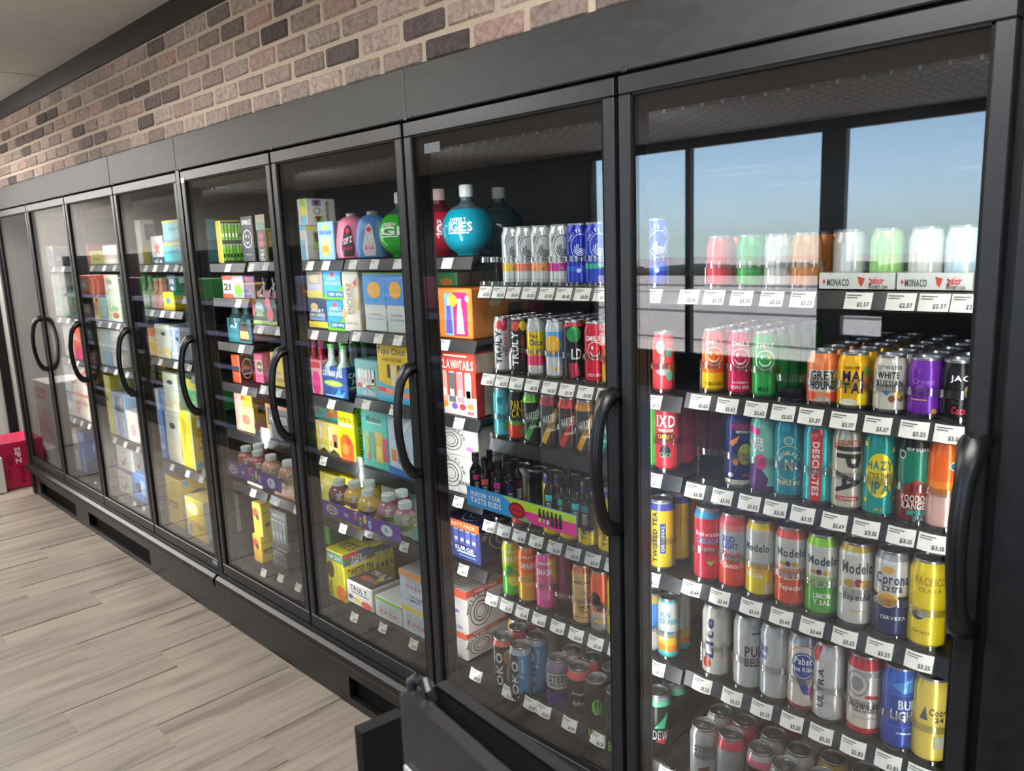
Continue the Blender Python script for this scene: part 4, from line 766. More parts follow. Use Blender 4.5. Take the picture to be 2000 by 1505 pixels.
# ---- third shelf section, seen through the second and third doors
_, zz, _ = C(('C', 1), 852, 923, 650, 563, 'orange and pink carton of ice pops below the round bottles', 'ef8a3c', 'd8843c', 'd87838', [('r', .28, .06, .50, .9, '6cc0d4'), ('r', .52, .06, .88, .92, 'e82a78'), ('c', .5, .76, .13, .12, 'd8d838'), ('p', [(.3, .1), (.48, .1), (.44, .66), (.34, .66)], '6a58b0'), ('p', [(.58, .1), (.8, .1), (.76, .6), (.62, .6)], 'f0b8c8'), ('r', .36, .66, .42, .82, 'e8e4dc'), ('r', .64, .6, .74, .8, 'f4ecec'), ('c', .9, .8, .06, .06, 'f0e0e4')], [('r', .2, .1, .4, .6, 'e0a048'), ('c', .3, .68, .08, .08, 'd8c8a0'), ('r', .48, .1, .66, .65, '6a5a54'), ('c', .57, .72, .07, .07, 'c8b0a0'), ('r', .75, .05, .95, .95, 'c83a78')], depth=.34)
C(None, 852, 892, 560, 530, 'small green carton on top of the ice pop carton', '3f8a52', '7d756a', front=[('c', .5, .3, .3, .25, 'd88a38')], side=[('r', .3, .1, .34, .9, '5a544c'), ('r', .6, .1, .62, .9, '5a544c')], z=zz, depth=.2, yf=.28)
C(('C', 2), 858, 932, 805, 687, 'red and white variety carton beside the slim cans', 'd84a34', 'c9b6a4', 'd8d0c4', [('r', 0, 0, 1, .3, 'dcd8cc'), ('t', 'CLAW', .3, .80, .42, .14, 'f2e8dc'), ('c', .53, .8, .07, .06, 'f0a090'), ('t', 'TAILS', .77, .80, .36, .14, 'f2e8dc'), ('r', .2, .92, .8, .95, 'f0d8c8')]+cans_print(4, ['e8b4a0', '6a6a70', 'e88a90', 'd8dcc0'], .2, .66, 'f4ece4')+fruit([(.2, .16, .08, .05, 'e89a3a'), (.45, .14, .08, .05, '7a5aa8'), (.65, .14, .08, .05, 'd83a44'), (.85, .16, .08, .05, 'e08a3a')])+[('t', 'NEW', .85, .06, .16, .05, 'c8403a')], [('r', 0, .0, .12, .7, 'b83a34'), ('t', 'CLAW', .55, .5, .5, .75, '6a605a', 'r'), ('r', .86, .05, .98, .95, '4a4440')], depth=.30)
for k, (yt, zz0) in enumerate(((891, None), (832, 1))):
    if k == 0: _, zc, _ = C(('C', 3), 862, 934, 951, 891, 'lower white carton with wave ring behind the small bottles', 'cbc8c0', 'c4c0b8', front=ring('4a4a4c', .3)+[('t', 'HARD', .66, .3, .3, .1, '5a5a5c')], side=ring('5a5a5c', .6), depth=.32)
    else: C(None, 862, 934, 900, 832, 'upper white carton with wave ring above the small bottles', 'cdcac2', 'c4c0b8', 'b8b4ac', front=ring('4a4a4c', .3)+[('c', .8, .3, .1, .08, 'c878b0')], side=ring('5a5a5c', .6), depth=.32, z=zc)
C(('C', 4), 868, 938, 1098, 1018, 'indigo variety carton with orange band', '34407c', '2a3062', '23284e', [('r', 0, .80, 1, 1, 'e86a2c'), ('t', 'VARIETY PACK', .5, .90, .8, .08, 'f4dcc8')]+cans_print(4, ['5a68b0', '4a58a0'], .42, .76, 'c8ccdc', .3, .95)+[('t', 'SURGE', .6, .32, .5, .1, 'e8e8ee'), ('r', .4, .2, .9, .25, 'b8c0dc'), ('r', .45, .12, .9, .16, '6a9ad8'), ('o', .15, .35, .12, .13, .15, 'd8d8e4')], ring('c8ccd8', .5, .55, .36, .36)+[('t', 'SURGE', .55, .08, .45, .09, 'd8d8e0')], ring('a8acb8', .55, .4), depth=.30)
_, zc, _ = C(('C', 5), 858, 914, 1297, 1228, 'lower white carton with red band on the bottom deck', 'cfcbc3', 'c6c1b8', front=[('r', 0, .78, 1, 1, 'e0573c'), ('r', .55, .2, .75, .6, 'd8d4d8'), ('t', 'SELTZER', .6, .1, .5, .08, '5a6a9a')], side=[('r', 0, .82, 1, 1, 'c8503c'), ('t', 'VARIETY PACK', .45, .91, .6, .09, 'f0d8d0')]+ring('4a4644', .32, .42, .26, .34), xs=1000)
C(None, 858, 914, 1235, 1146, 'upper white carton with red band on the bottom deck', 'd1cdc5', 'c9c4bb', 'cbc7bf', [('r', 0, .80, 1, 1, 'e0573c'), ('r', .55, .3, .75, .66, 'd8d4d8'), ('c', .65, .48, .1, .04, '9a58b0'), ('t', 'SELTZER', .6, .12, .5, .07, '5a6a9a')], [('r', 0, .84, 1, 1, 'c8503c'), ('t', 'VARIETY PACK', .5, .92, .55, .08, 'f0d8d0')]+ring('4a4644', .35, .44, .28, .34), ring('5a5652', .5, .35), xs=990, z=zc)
# third door, top shelf
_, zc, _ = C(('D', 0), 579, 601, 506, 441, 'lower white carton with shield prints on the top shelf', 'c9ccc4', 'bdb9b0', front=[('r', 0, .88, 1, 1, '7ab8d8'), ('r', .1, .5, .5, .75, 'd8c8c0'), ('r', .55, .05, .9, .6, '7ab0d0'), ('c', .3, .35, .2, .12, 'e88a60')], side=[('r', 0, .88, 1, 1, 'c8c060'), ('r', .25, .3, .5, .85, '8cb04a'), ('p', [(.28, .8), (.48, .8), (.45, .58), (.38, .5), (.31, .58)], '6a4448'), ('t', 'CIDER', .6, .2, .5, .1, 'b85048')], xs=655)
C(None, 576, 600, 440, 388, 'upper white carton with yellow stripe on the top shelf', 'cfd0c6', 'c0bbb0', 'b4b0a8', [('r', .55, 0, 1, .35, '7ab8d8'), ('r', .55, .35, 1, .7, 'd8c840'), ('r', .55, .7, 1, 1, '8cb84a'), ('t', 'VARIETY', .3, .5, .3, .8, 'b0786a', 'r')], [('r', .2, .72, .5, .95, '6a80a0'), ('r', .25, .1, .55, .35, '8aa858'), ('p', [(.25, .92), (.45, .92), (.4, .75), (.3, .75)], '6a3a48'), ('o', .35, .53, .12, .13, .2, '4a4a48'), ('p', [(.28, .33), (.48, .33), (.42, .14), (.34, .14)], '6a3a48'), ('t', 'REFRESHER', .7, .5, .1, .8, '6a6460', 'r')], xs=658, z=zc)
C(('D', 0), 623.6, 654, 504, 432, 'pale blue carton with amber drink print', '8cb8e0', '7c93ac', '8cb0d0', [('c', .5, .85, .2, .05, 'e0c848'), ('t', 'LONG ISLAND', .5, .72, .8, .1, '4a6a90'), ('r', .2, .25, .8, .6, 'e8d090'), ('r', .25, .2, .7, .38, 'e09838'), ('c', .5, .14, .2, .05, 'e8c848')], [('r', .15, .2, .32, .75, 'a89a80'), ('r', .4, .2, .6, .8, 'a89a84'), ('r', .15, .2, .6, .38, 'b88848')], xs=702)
# third door, second shelf
for k, (sh, a, b, y0, y1, lk, cf, pr, below) in enumerate((('D', 605, 641, 640, 584, 'dark blue small six pack with yellow band', '35435f', [('r', 0, .06, 1, .26, 'd8c638'), ('c', .35, .75, .2, .12, 'd8b870'), ('t', 'ANGRY', .5, .62, .7, .12, 'e8e8e8'), ('t', 'ORCHARD', .5, .48, .8, .12, 'e8e8e8'), ('r', .1, .3, .9, .4, '6a98c8')], 0), ('D', 641, 675, 641, 586, 'bright blue small six pack with green hill, lower one', '3d94d4', [('p', [(0, .0), (1, 0), (1, .5), (.7, .3), (.3, .3), (0, .1)], '6ab83a'), ('r', .2, .1, 1, .28, '1f58a8'), ('t', 'CRISP APPLE', .6, .19, .7, .1, 'e8f0f8'), ('t', 'ANGRY', .5, .72, .7, .12, 'b8dcf0'), ('t', 'ORCHARD', .5, .56, .8, .12, 'b8dcf0'), ('c', .5, .85, .1, .08, 'c84a40')], 0))):
    _, zq, _ = C((sh, 1), a, b, y0, y1, lk, cf, '5a88b8', front=pr, depth=.16)
    if k == 0: C(None, 601, 630, 582, 527, 'beige small six pack with yellow band, upper left', 'b4ab9a', 'a8a090', front=[('r', 0, .06, 1, .28, 'd8c858'), ('c', .5, .7, .3, .15, 'd8c8a0'), ('r', .05, .3, .95, .5, 'b8c4d8')], depth=.16, z=zq)
    else: C(None, 633, 672, 584, 527, 'bright blue small six pack with green hill, upper one', '48a0dc', '3a88b8', front=pr, depth=.16, z=zq)
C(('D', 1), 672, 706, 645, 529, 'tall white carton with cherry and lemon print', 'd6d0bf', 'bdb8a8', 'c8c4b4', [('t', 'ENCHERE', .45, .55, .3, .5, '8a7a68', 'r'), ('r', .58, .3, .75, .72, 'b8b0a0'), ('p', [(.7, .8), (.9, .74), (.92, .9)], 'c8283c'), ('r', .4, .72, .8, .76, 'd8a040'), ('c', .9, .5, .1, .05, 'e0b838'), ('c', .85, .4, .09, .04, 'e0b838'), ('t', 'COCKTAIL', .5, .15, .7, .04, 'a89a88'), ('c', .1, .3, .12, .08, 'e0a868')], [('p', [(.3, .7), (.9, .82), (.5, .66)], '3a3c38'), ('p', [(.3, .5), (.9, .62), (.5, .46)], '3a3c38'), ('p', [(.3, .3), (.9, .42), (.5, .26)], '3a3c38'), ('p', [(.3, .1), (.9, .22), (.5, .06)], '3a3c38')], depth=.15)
for k, (a, b, lk) in enumerate(((715, 757, 'left blue over white carton with orange sun'), (757.5, 796, 'right blue over white carton with orange sun'))):
    C(('C' if k else 'C', 1), a, b, 647, 532, lk, 'c8d2cc', 'd8783c', 'd8803c', [('r', 0, .46, 1, .97, '3f96dc'), ('r', 0, .97, 1, 1, '8ab848'), ('c', .5, .71, .3, .14, 'f0b12c'), ('t', 'HIGH', .5, .75, .36, .05, 'e0c070'), ('t', 'NOON', .5, .68, .36, .05, 'e0c070'), ('t', 'VODKA', .5, .30, .6, .04, 'c89a78', 'i'), ('t', 'SELTZER', .5, .22, .7, .03, '98b8c8')], [('r', 0, .4, 1, .6, '4a5aa0'), ('r', 0, .0, 1, .2, '58a058')], depth=.3)
# third door, third shelf
def sixpack(sh, xl, xr, yb, ytop, look, cf, cr, front, side, cb, cc, rows=2, neck=.055, z=None):
    t, z1, (X0, X1, yf, d) = C(sh, xl, xr, yb, ytop, look, cf, cr, cr, front, side, depth=.145, cat='bottle pack', name='bottle_pack', z=z)
    w = X1-X0; g = MB(); r = w/rows*.34
    g.lathe([(r, 0), (r, .03), (r*.5, .05), (r*.42, .05+neck)], lambda k: mat(cb, 'gloss'), 10); g.lathe([(r*.5, .045+neck), (r*.55, .06+neck), (.0005, .06+neck)], lambda k: mat(cc, 'plastic'), 10)
    me = g.mesh('bottle', True)
    for i in range(rows):
        for j in range(3): link('bottle', me, t, (-w/2+w*(i+.5)/rows, -d/2+d*(j+.5)/3, z1-t.location.z-.03))
    return t
sixpack(('D', 2), 603, 629, 762, 703, 'pink bottle pack with white panels on the third shelf', 'e0a0a0', 'c88a88', [('r', 0, .78, 1, .95, 'd83a44'), ('c', .65, .35, .3, .34, 'e83a88'), ('r', .1, .05, .4, .2, 'f0e0e0')], [('c', .4, .4, .3, .3, 'e04088')], 'a02848', 'd83a5a')
sixpack(('D', 2), 632, 679, 768, 716, 'deep blue bottle pack with green caps', '2c4c8c', '20304c', [('t', 'CAYMAN JACK', .45, .74, .8, .24, 'e8ecf0'), ('c', .45, .46, .38, .1, '8ac838'), ('c', .45, .46, .3, .05, 'b8dc70'), ('p', [(.5, .1), (.7, .35), (.75, .12), (.95, .3), (.85, .05)], '4a9ad0'), ('r', .1, .05, .8, .09, 'a8c0d8')], [('t', 'CAYMAN', .45, .75, .8, .16, 'd8e0e8'), ('t', 'JACK', .45, .55, .6, .16, 'd8e0e8'), ('p', [(.1, .38), (.9, .5), (.9, .44), (.1, .32)], '88b838')], '9aa8a0', '48a838')
C(('C', 2), 697, 742, 780, 703, 'teal carton printed with a row of white cans', '6fa9ac', '5a9096', '6a9a98', [('r', .1, .28, .85, .72, '9ab8b4')]+cans_print(5, ['d8d8d0', 'c8d0cc'], .34, .74, 'd8b0a8', .12, .86)+fruit([(.2, .33, .1, .06, 'c84a40'), (.4, .31, .08, .05, 'e8e0c8'), (.6, .31, .08, .05, 'c8383a'), (.82, .33, .06, .05, 'a8c848')])+[('t', 'ULTRA', .6, .16, .5, .08, 'dce8e8'), ('r', .3, .08, .9, .1, 'c0d8d8'), ('r', 0, 0, 1, .05, '3a6a78')], depth=.3)
C(('C', 2), 742, 804, 792, 674, 'tall yellow carton with script lettering', 'e2c317', '7cc0c8', 'd0b828', [('t', 'Topo Chico', .46, .87, .86, .14, '3a3a2c', 'i'), ('t', 'HARD SELTZER', .48, .74, .6, .05, '6a5a20'), ('r', .32, .42, .40, .66, '2a2c2c'), ('r', .44, .3, .6, .66, 'e0d0a0'), ('r', .64, .42, .72, .66, '2a2c2c'), ('p', [(0, .0), (1, 0), (1, .3), (.7, .26), (.3, .3), (0, .36)], '4ab4cc'), ('p', [(0, .16), (1, .1), (1, .2), (0, .26)], 'e8906a'), ('r', .0, .17, .25, .25, 'd84a44')], [('r', .1, .1, .9, .3, 'd8c838')], xs=812)
# third door, fourth shelf
t, zc, _ = C(('D', 3), 617, 664, 888, 826, 'shrink wrapped yellow can tray below teal carton', 'd9c64e', '6a6458', 'a89a58', cans_print(5, ['e4d268', 'ded8b8'], .15, .9, 'c8b838', .03, .97)+[('p', [(0, .0), (1, 0), (1, .1), (.8, .24), (.6, .08), (.4, .22), (.2, .08), (0, .2)], '4a4420'), ('r', .8, .3, .95, .7, 'b85a58')], depth=.28, cat='can tray', name='can_tray')
C(None, 613, 664, 818, 781, 'teal and brown carton above the yellow can tray', '2fa596', '6a4a44', '38988c', [('p', [(.45, .1), (1, .25), (1, 1), (.6, 1)], 'b06a50'), ('r', .62, .4, .8, 1, 'c8a030'), ('p', [(0, .4), (.2, .2), (.1, .7)], 'd0407a')], z=zc, yf=.24, depth=.25)
C(('D', 3), 665, 696, 896, 790, 'tall yellow carton with orange drink photo and sideways slogan', 'e4dc0c', 'e0d61a', 'e0d838', [('r', .05, .88, .85, .96, '4a58a0'), ('t', 'TWISTED TEA', .45, .72, .8, .07, '3a3c2a'), ('r', .05, .6, .9, .66, 'c8c8b0'), ('p', [(.1, 0), (.85, .0), (.9, .3), (.6, .46), (.3, .46), (.1, .36)], 'e05a20'), ('c', .4, .2, .2, .1, 'f08a38'), ('c', .6, .35, .12, .07, 'c83a18')], [('t', 'TAP IT POUR IT CRUSH IT', .4, .48, .34, .82, '2c2c1c', 'r'), ('r', 0, .93, 1, 1, '3a3c6a'), ('c', .4, .93, .3, .04, 'e0d020')], xs=716)
C(('C', 3), 711, 761, 908, 799, 'aqua carton with four can prints', '49c7b0', '3aa898', '48b8a4', [('t', 'Modelo', .5, .83, .55, .1, '2c4444'), ('r', .22, .74, .8, .77, 'a8dcd0'), ('r', .12, .2, .28, .6, 'a8b84a'), ('r', .3, .18, .5, .6, '58a080'), ('r', .52, .12, .8, .62, 'd0b838'), ('r', .82, .16, .98, .56, 'd04a68'), ('p', [(.2, .15), (.3, .12), (.25, .3)], 'd83a44'), ('c', .65, .3, .1, .1, 'e8d858')], depth=.3)
C(('C', 3), 762, 813, 917, 808, 'white shiny carton with blue foot and small glasses', 'bccbd6', 'b0c0cc', 'b8c4cc', [('p', [(0, 0), (1, 0), (1, .02), (.5, .1), (0, .13)], '2f7ac8'), ('r', .1, .22, .3, .4, 'd88a48'), ('r', .35, .2, .5, .44, '8a5a98'), ('r', .6, .2, .75, .4, 'd8a060'), ('r', .1, .92, .8, .95, '6a7080'), ('p', [(.5, .7), (.9, .95), (.95, .9), (.6, .66)], 'd8e0e8')], depth=.3)
# third door, fifth shelf (behind the tray) and deck
for a, b, y1, lk, cf, pr in ((618, 664, 925, 'yellow floral carton left of the purple banner tray', 'd8c848', [('c', .3, .6, .15, .12, 'e8e0b0'), ('c', .7, .3, .15, .12, 'b8a840'), ('c', .6, .8, .12, .1, 'e8dca0')]), (670, 735, 940, 'plain yellow carton behind the purple banner tray', 'd9c020', [('t', 'TEA', .5, .5, .5, .2, '2c3440')]), (750, 830, 960, 'white and mint carton behind the orb bottles', 'bfc8b8', [('r', .7, 0, 1, 1, '6ab8a8'), ('r', .1, .1, .6, .3, 'c8c040')])):
    C(('D' if a < 690 else 'C', 4), a, b, 1020 if a < 700 else 1045, y1, lk, cf, front=pr, depth=.25, yf=.225)
C(('D', 4), 600, 640, 1000, 955, 'green carton peeping under the fifth shelf', '3f8a3a', z=.25, yf=.5, depth=.2, z1=.50)
BT = [('t', 'TWISTED TEA', .5, .3, .8, .24, '2a2c1c'), ('c', .55, .75, .2, .12, '3a2c20'), ('r', .1, .55, .9, .6, 'a8a020')]
C(('D', 5), 640.5, 675, 1166, 1080, 'large yellow game day carton on the bottom deck', 'e2da12', 'd8cc14', 'dcd41a', [('r', 0, .80, 1, .98, '5a9a78'), ('t', 'GAME DAY', .5, .89, .85, .1, 'e8f0e0'), ('c', .3, .6, .2, .18, '5a3a28'), ('r', .6, .45, .72, .75, 'c8c040'), ('r', .78, .43, .9, .73, 'c8c040'), ('c', .8, .18, .25, .16, 'e8742a'), ('t', 'TWISTED', .25, .2, .2, .34, '2c2c1c', 'd')], [('p', [(0, .75), (1, .75), (1, .95), (0, .98)], '5a6a58'), ('r', 0, .9, .3, 1, 'b84a50'), ('r', .3, .9, .55, 1, '3a5a88'), ('t', 'GAME DAY', .3, .78, .3, .1, 'e8e8e0'), ('t', 'PACK', .27, .88, .2, .08, 'e8e8e0'), ('t', 'TWISTED TEA', .32, .6, .5, .14, '2c2c20')]+cans_print(4, ['c8bc20', 'd4cc50'], .4, .8, '6a5a20', .6, .98), BT, xs=776)
C(('C', 5), 681, 729, 1193, 1143, 'white and black carton of mixed fruit cans', 'd5d2ca', 'c9c6be', '4a4442', [('t', 'TRULY', .48, .74, .66, .24, '1e1e20'), ('r', .2, .52, .85, .56, '2a2a2a'), ('c', .4, .25, .12, .12, 'd8c838'), ('c', .75, .18, .2, .16, 'd8584a'), ('c', .15, .3, .1, .1, '7a4a60')], [('r', .02, .1, .98, .9, 'c0bdb5')], [('t', 'TRULY', .5, .8, .7, .2, 'e0dcd4'), ('r', .2, .3, .8, .5, '8a6a58'), ('c', .3, .4, .12, .12, 'c84a40'), ('c', .7, .6, .1, .1, 'c8b848')], xs=786)
C(('C', 5), 736, 786, 1227, 1175, 'low white carton with green edge', 'ccd2cc', 'c0c6c0', 'c8ccc8', [('r', 0, .84, 1, 1, '8fc24c')]+cans_print(4, ['b4bcbc', 'c0c6c6'], .2, .75, 'd86a60', .15, .85), [], [('t', 'WHITE CLAW', .5, .5, .7, .2, '4a4a4c')], depth=.3)
_, zc, _ = C(('C', 5), 789, 838, 1246, 1191, 'low white carton with yellow edge under the orange edged one', 'cdd3d0', 'c0c6c4', front=[('r', 0, .82, 1, 1, 'dcca40')]+cans_print(4, ['b4bcc0', 'c0c6c8'], .2, .75, 'd86a60', .15, .9), depth=.3)
C(None, 784, 834, 1195, 1121, 'white carton with orange edge in the deck corner', 'cdd3d6', 'c0c6c8', 'd0d0c8', [('r', 0, .82, 1, 1, 'e59a50')]+cans_print(4, ['b0bac4', 'bcc4cc'], .5, .78, 'd8705a', .25, .85)+[('o', .22, .3, .14, .14, .12, '8a98a8'), ('t', 'THE ICONIC', .65, .32, .5, .07, '4a5a9a'), ('t', 'MIX', .6, .22, .4, .07, '4a5a9a')], [], [('t', 'WHITE', .5, .5, .6, .2, '4a4a4c')], depth=.3, z=zc)
# ---- fourth door
C(('E', 0), 427, 436, 511, 430, 'case of green striped cans beside black carton', 'd6b840', '30402a', 'c8c4a0', [], cans_print(6, ['86c040', '78b03a'], .54, .9, 'e8e8d8', .02, .98)+cans_print(6, ['86c040', '6aa838'], .06, .42, 'e8e8d8', .02, .98), xs=477, cat='can tray', name='can_tray')
C(('D', 0), 476, 500, 511, 420, 'black carton with white smiley on the top shelf', '1f2023', '191a1c', '28292c', [('t', 'SMILE', .5, .86, .7, .1, 'e4e4de'), ('o', .5, .5, .36, .2, .12, 'e4e4de'), ('c', .4, .56, .05, .04, 'e4e4de'), ('t', 'x', .62, .55, .14, .05, 'd8c838'), ('p', [(.3, .46), (.5, .38), (.7, .46), (.5, .42)], 'e4e4de'), ('t', 'VODKA', .5, .16, .5, .04, 'a8a898')], depth=.2)
C(('D', 0), 506, 524, 511, 418, 'black carton with coloured can circles and yellow frame', '3a3428', '2a2618', '4a4434', [('r', 0, .84, 1, 1, 'a89868'), ('r', 0, .68, 1, .84, '6a8a68'), ('c', .5, .55, .3, .07, 'c83a5a'), ('c', .5, .38, .3, .07, 'd84a40'), ('t', 'SMILE', .5, .14, .4, .26, 'e8e6da', 'r')], [('r', .0, .66, .9, .7, 'd8c428'), ('r', .0, .0, .06, .7, 'd8c428')]+cans_print(3, ['c8a838', 'c0b048'], .3, .6, 'e8d858')+[('r', .3, .1, .8, .16, 'c8c8b8')], xs=540)
for a, b, lk, cf, pr in ((437, 456, 'white and red slim carton with tall numerals', 'cfc8c0', [('r', 0, .8, 1, 1, 'd05a54'), ('t', '21', .5, .5, .7, .3, '2a2a2c'), ('r', 0, 0, 1, .2, 'd0584a')]), (457, 478, 'grey slim carton with bright green gummy shape', '8f8a90', [('t', 'CITRUS', .5, .74, .8, .14, 'd8e0d0'), ('c', .5, .35, .35, .28, '5ed02c')]), (480, 500, 'plum coloured slim carton with pink letters', '5a4466', [('t', 'FIESTA', .5, .86, .8, .16, 'e05a70'), ('t', 'A', .5, .3, .4, .3, '8a7a98')])):
    C(('E', 1), a, b, 582, 538, lk, cf, front=pr, depth=.15)
t, zc, _ = C(('D', 1), 497, 543, 640, 583, 'black carton with watermelon slices', '26332a', '20281f', '2c3a2a', [('r', 0, 0, 1, .14, 'a8c870'), ('p', [(0, .3), (.1, .3), (.1, .9), (0, .95)], 'e05a54'), ('c', .3, .6, .2, .25, '7a9a90'), ('t', 'HARD', .3, .66, .3, .14, 'd8dcd0'), ('r', .15, .3, .5, .4, '88b04a'), ('c', .68, .85, .12, .2, 'e8506a'), ('c', .75, .4, .12, .3, 'e8506a'), ('o', .75, .4, .14, .32, .14, '4a9a48')], depth=.2)
sixpack(None, 503, 540, 582, 566, 'pack of dark bottles with crimson labels on watermelon carton', '7a2c3c', '6a2434', [('r', 0, .2, 1, .8, '8a3044')], [], '1a2420', '20242a', z=zc, neck=.02)
sixpack(('E', 2), 447, 492, 670, 622, 'teal sided bottle pack on the narrow third shelf', '2f6f78', '3a2c28', [('t', 'A7', .3, .7, .3, .2, 'd0e0e0'), ('r', .5, .1, .95, .9, '3c2e28'), ('r', .55, .2, .9, .5, 'c89a50')], [('r', .1, .1, .9, .5, 'b87a48'), ('r', .1, .6, .9, .8, '3a7a58')], '24403c', '1f4a44')
C(('E', 3), 456, 470, 750, 693, 'orange and black carton with round orange badge', 'd8502c', '251b1e', '3a2a28', [('r', 0, .4, 1, .6, '2a2024')], [('o', .45, .5, .3, .36, .12, 'e0863c'), ('t', 'Shine', .45, .55, .4, .14, 'ea7a2c'), ('r', .2, .3, .7, .34, 'b8a898'), ('r', .75, 0, 1, .35, 'c8482c')], xs=504)
C(('D', 2), 500, 517, 750, 690, 'pink carton with black round badge', 'c23a72', 'd87a98', 'b85a80', [('c', .6, .55, .4, .22, '2a2428'), ('o', .6, .55, .4, .22, .12, 'd8c058'), ('t', 'HARD', .6, .55, .5, .08, 'e8d8a0')], [('r', .2, .1, .8, .5, 'e8a8b4')], xs=533)
C(('D', 2), 533, 562, 762, 690, 'plain yellow carton behind the fourth door handle', 'ddc41c', 'c8b020', front=[('t', 'EAT', .4, .4, .5, .12, '8a7a20'), ('t', 'ORIGINAL', .5, .22, .8, .12, '8a7a20')], depth=.2)
C(('E', 4), 464, 497, 838, 762, 'pale yellow lemonade carton with pink fruit', 'e0c078', 'd8a018', 'e0c84a', [('r', .5, .6, 1, 1, 'e0b828'), ('t', 'MIKES', .65, .8, .5, .12, 'b04a30'), ('c', .6, .3, .25, .12, 'd86a50'), ('t', 'CAN', .6, .68, .4, .1, '4a6a38'), ('r', 0, 0, .4, 1, 'e4b0a0')], [('r', 0, .75, 1, 1, 'd0b870'), ('t', 'PEACH', .5, .85, .7, .12, 'a83a38'), ('t', 'MIKES', .6, .55, .6, .16, '2a2018'), ('c', .3, .2, .3, .14, 'd8908a')], xs=533)
C(('D', 3), 524, 566, 850, 793, 'black carton with pale block letters behind the handle', '2b2a28', '22211f', front=[('r', 0, .9, 1, 1, 'd0783c'), ('t', 'HARDER', .55, .6, .8, .2, 'd8d8c8'), ('r', 0, 0, .2, .4, 'c0a870'), ('r', 0, 0, .06, 1, 'd0983c')], depth=.2)
C(('E', 5), 484, 512, 955, 925, 'white and yellow carton under the purple banner', 'cfccb0', front=[('c', .5, .4, .2, .25, 'b8c070')], depth=.2)
C(('D', 4), 538, 576, 972, 930, 'peach carton at the end of the banner tray', 'd09a74', 'c88a64', front=[('r', 0, 0, 1, .2, 'c87a58')], depth=.2)
YB = [('c', .4, .7, .35, .14, 'd84a3a'), ('c', .6, .58, .2, .1, '3a3430')]
_, zc, _ = C(('E', 6), 497, 511, 1090, 1046, 'lower small yellow carton with red mark on the deck', 'dfae3a', 'd8c21a', front=YB, side=[('t', 'MIKES', .5, .4, .6, .2, '6a5a18'), ('r', .1, .7, .9, .74, 'a89018')], xs=540)
C(None, 499, 514, 1060, 985, 'upper yellow carton with red mark on the deck', 'e6b23c', 'dfc714', 'd8b848', YB, [('t', 'MIKES', .55, .35, .6, .12, '3a3010'), ('r', .1, .7, .9, .73, 'a89018'), ('r', 0, .95, 1, 1, 'e0a038')], xs=538, z=zc)
_, zc, _ = C(('D', 5), 535, 566, 1130, 1074, 'lower black mixed can carton', '262426', '201f21', '302e2e', [('t', 'HARD MTN', .5, .8, .6, .08, 'b8b4b8')]+cans_print(4, ['3a5a3a', '5a3a48', '3a485a'], .2, .65, '6a6a70'), [('r', .5, .9, .9, 1, '6aa830')], xs=592)
C(None, 534, 566, 1085, 1000, 'upper black mixed can carton beside yellow cartons', '2a272a', '242326', '3c3838', [('t', 'HARD MTN', .5, .85, .6, .07, 'b8b4b8')]+cans_print(4, ['3a6a3a', '6a3a4a', '3a4a6a'], .2, .7, '7a7a80'), [('r', .1, .1, .12, .9, '6a686a')], [('c', .4, .4, .15, .15, 'a87a80'), ('c', .7, .6, .12, .12, '6a8a4a')], xs=590, z=zc)
# ---- fifth door
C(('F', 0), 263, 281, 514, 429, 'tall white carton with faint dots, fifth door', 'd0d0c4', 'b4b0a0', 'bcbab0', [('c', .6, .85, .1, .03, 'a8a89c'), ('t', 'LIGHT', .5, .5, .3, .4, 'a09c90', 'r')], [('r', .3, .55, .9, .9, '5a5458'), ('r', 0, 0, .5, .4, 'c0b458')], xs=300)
C(('F', 0), 299, 321, 513, 460, 'white carton with red star', 'c8ccc8', 'c0c4c0', front=[('p', [(.5, .85), (.58, .66), (.8, .66), (.62, .54), (.7, .34), (.5, .46), (.3, .34), (.38, .54), (.2, .66), (.42, .66)], 'd8383c'), ('r', 0, 0, 1, .26, '3a4858'), ('t', 'eke', .5, .13, .7, .16, 'e0e4e0')], depth=.18)
_, zc, _ = C(('F', 0), 322, 356, 515, 473, 'lower aqua carton with yellow top edge, fifth door', '5ab8bc', '4a9aa0', front=[('r', 0, .88, 1, 1, 'd8c848'), ('t', 'ATHLETIC', .62, .6, .6, .12, '1c4a58'), ('p', [(0, 0), (1, 0), (1, .2), (.5, .1), (0, .16)], '2a7a88')], depth=.2)
C(None, 320, 356, 472, 429, 'upper aqua carton with yellow top edge, fifth door', '8ac8cc', '6ab0b4', front=[('r', 0, .88, 1, 1, 'd4cc50'), ('t', 'ATHLETIC', .62, .6, .6, .12, '3a6a78'), ('p', [(0, 0), (1, 0), (1, .2), (.5, .1), (0, .16)], '8a98b0')], depth=.2, z=zc)
sixpack(('F', 1), 277, 297, 608, 568, 'green and white bottle pack, fifth door', '6aa868', 'a8c0a0', [('r', .3, .2, .9, .8, 'c8d0c0')], [('r', .1, .2, .9, .7, 'b8ccb0')], '2f6a38', '4a8a4a')
sixpack(('F', 1), 298, 318, 610, 575, 'salmon bottle pack, fifth door', 'd09a92', 'c88a84', [('r', .1, .1, .5, .9, 'e0b8b0')], [('r', .1, .1, .3, .9, 'e8c8c0')], 'b06a60', 'c87a70')
_, zc, _ = C(('F', 1), 321, 343, 612, 570, 'yellow gable carton, fifth door', 'dcc63a', 'c8b030', 'e0d060', [('c', .5, .5, .2, .16, '5a88a0'), ('r', 0, 0, 1, .16, 'c8a818')], [('r', 0, .8, 1, 1, '4aa0b8')], xs=368)
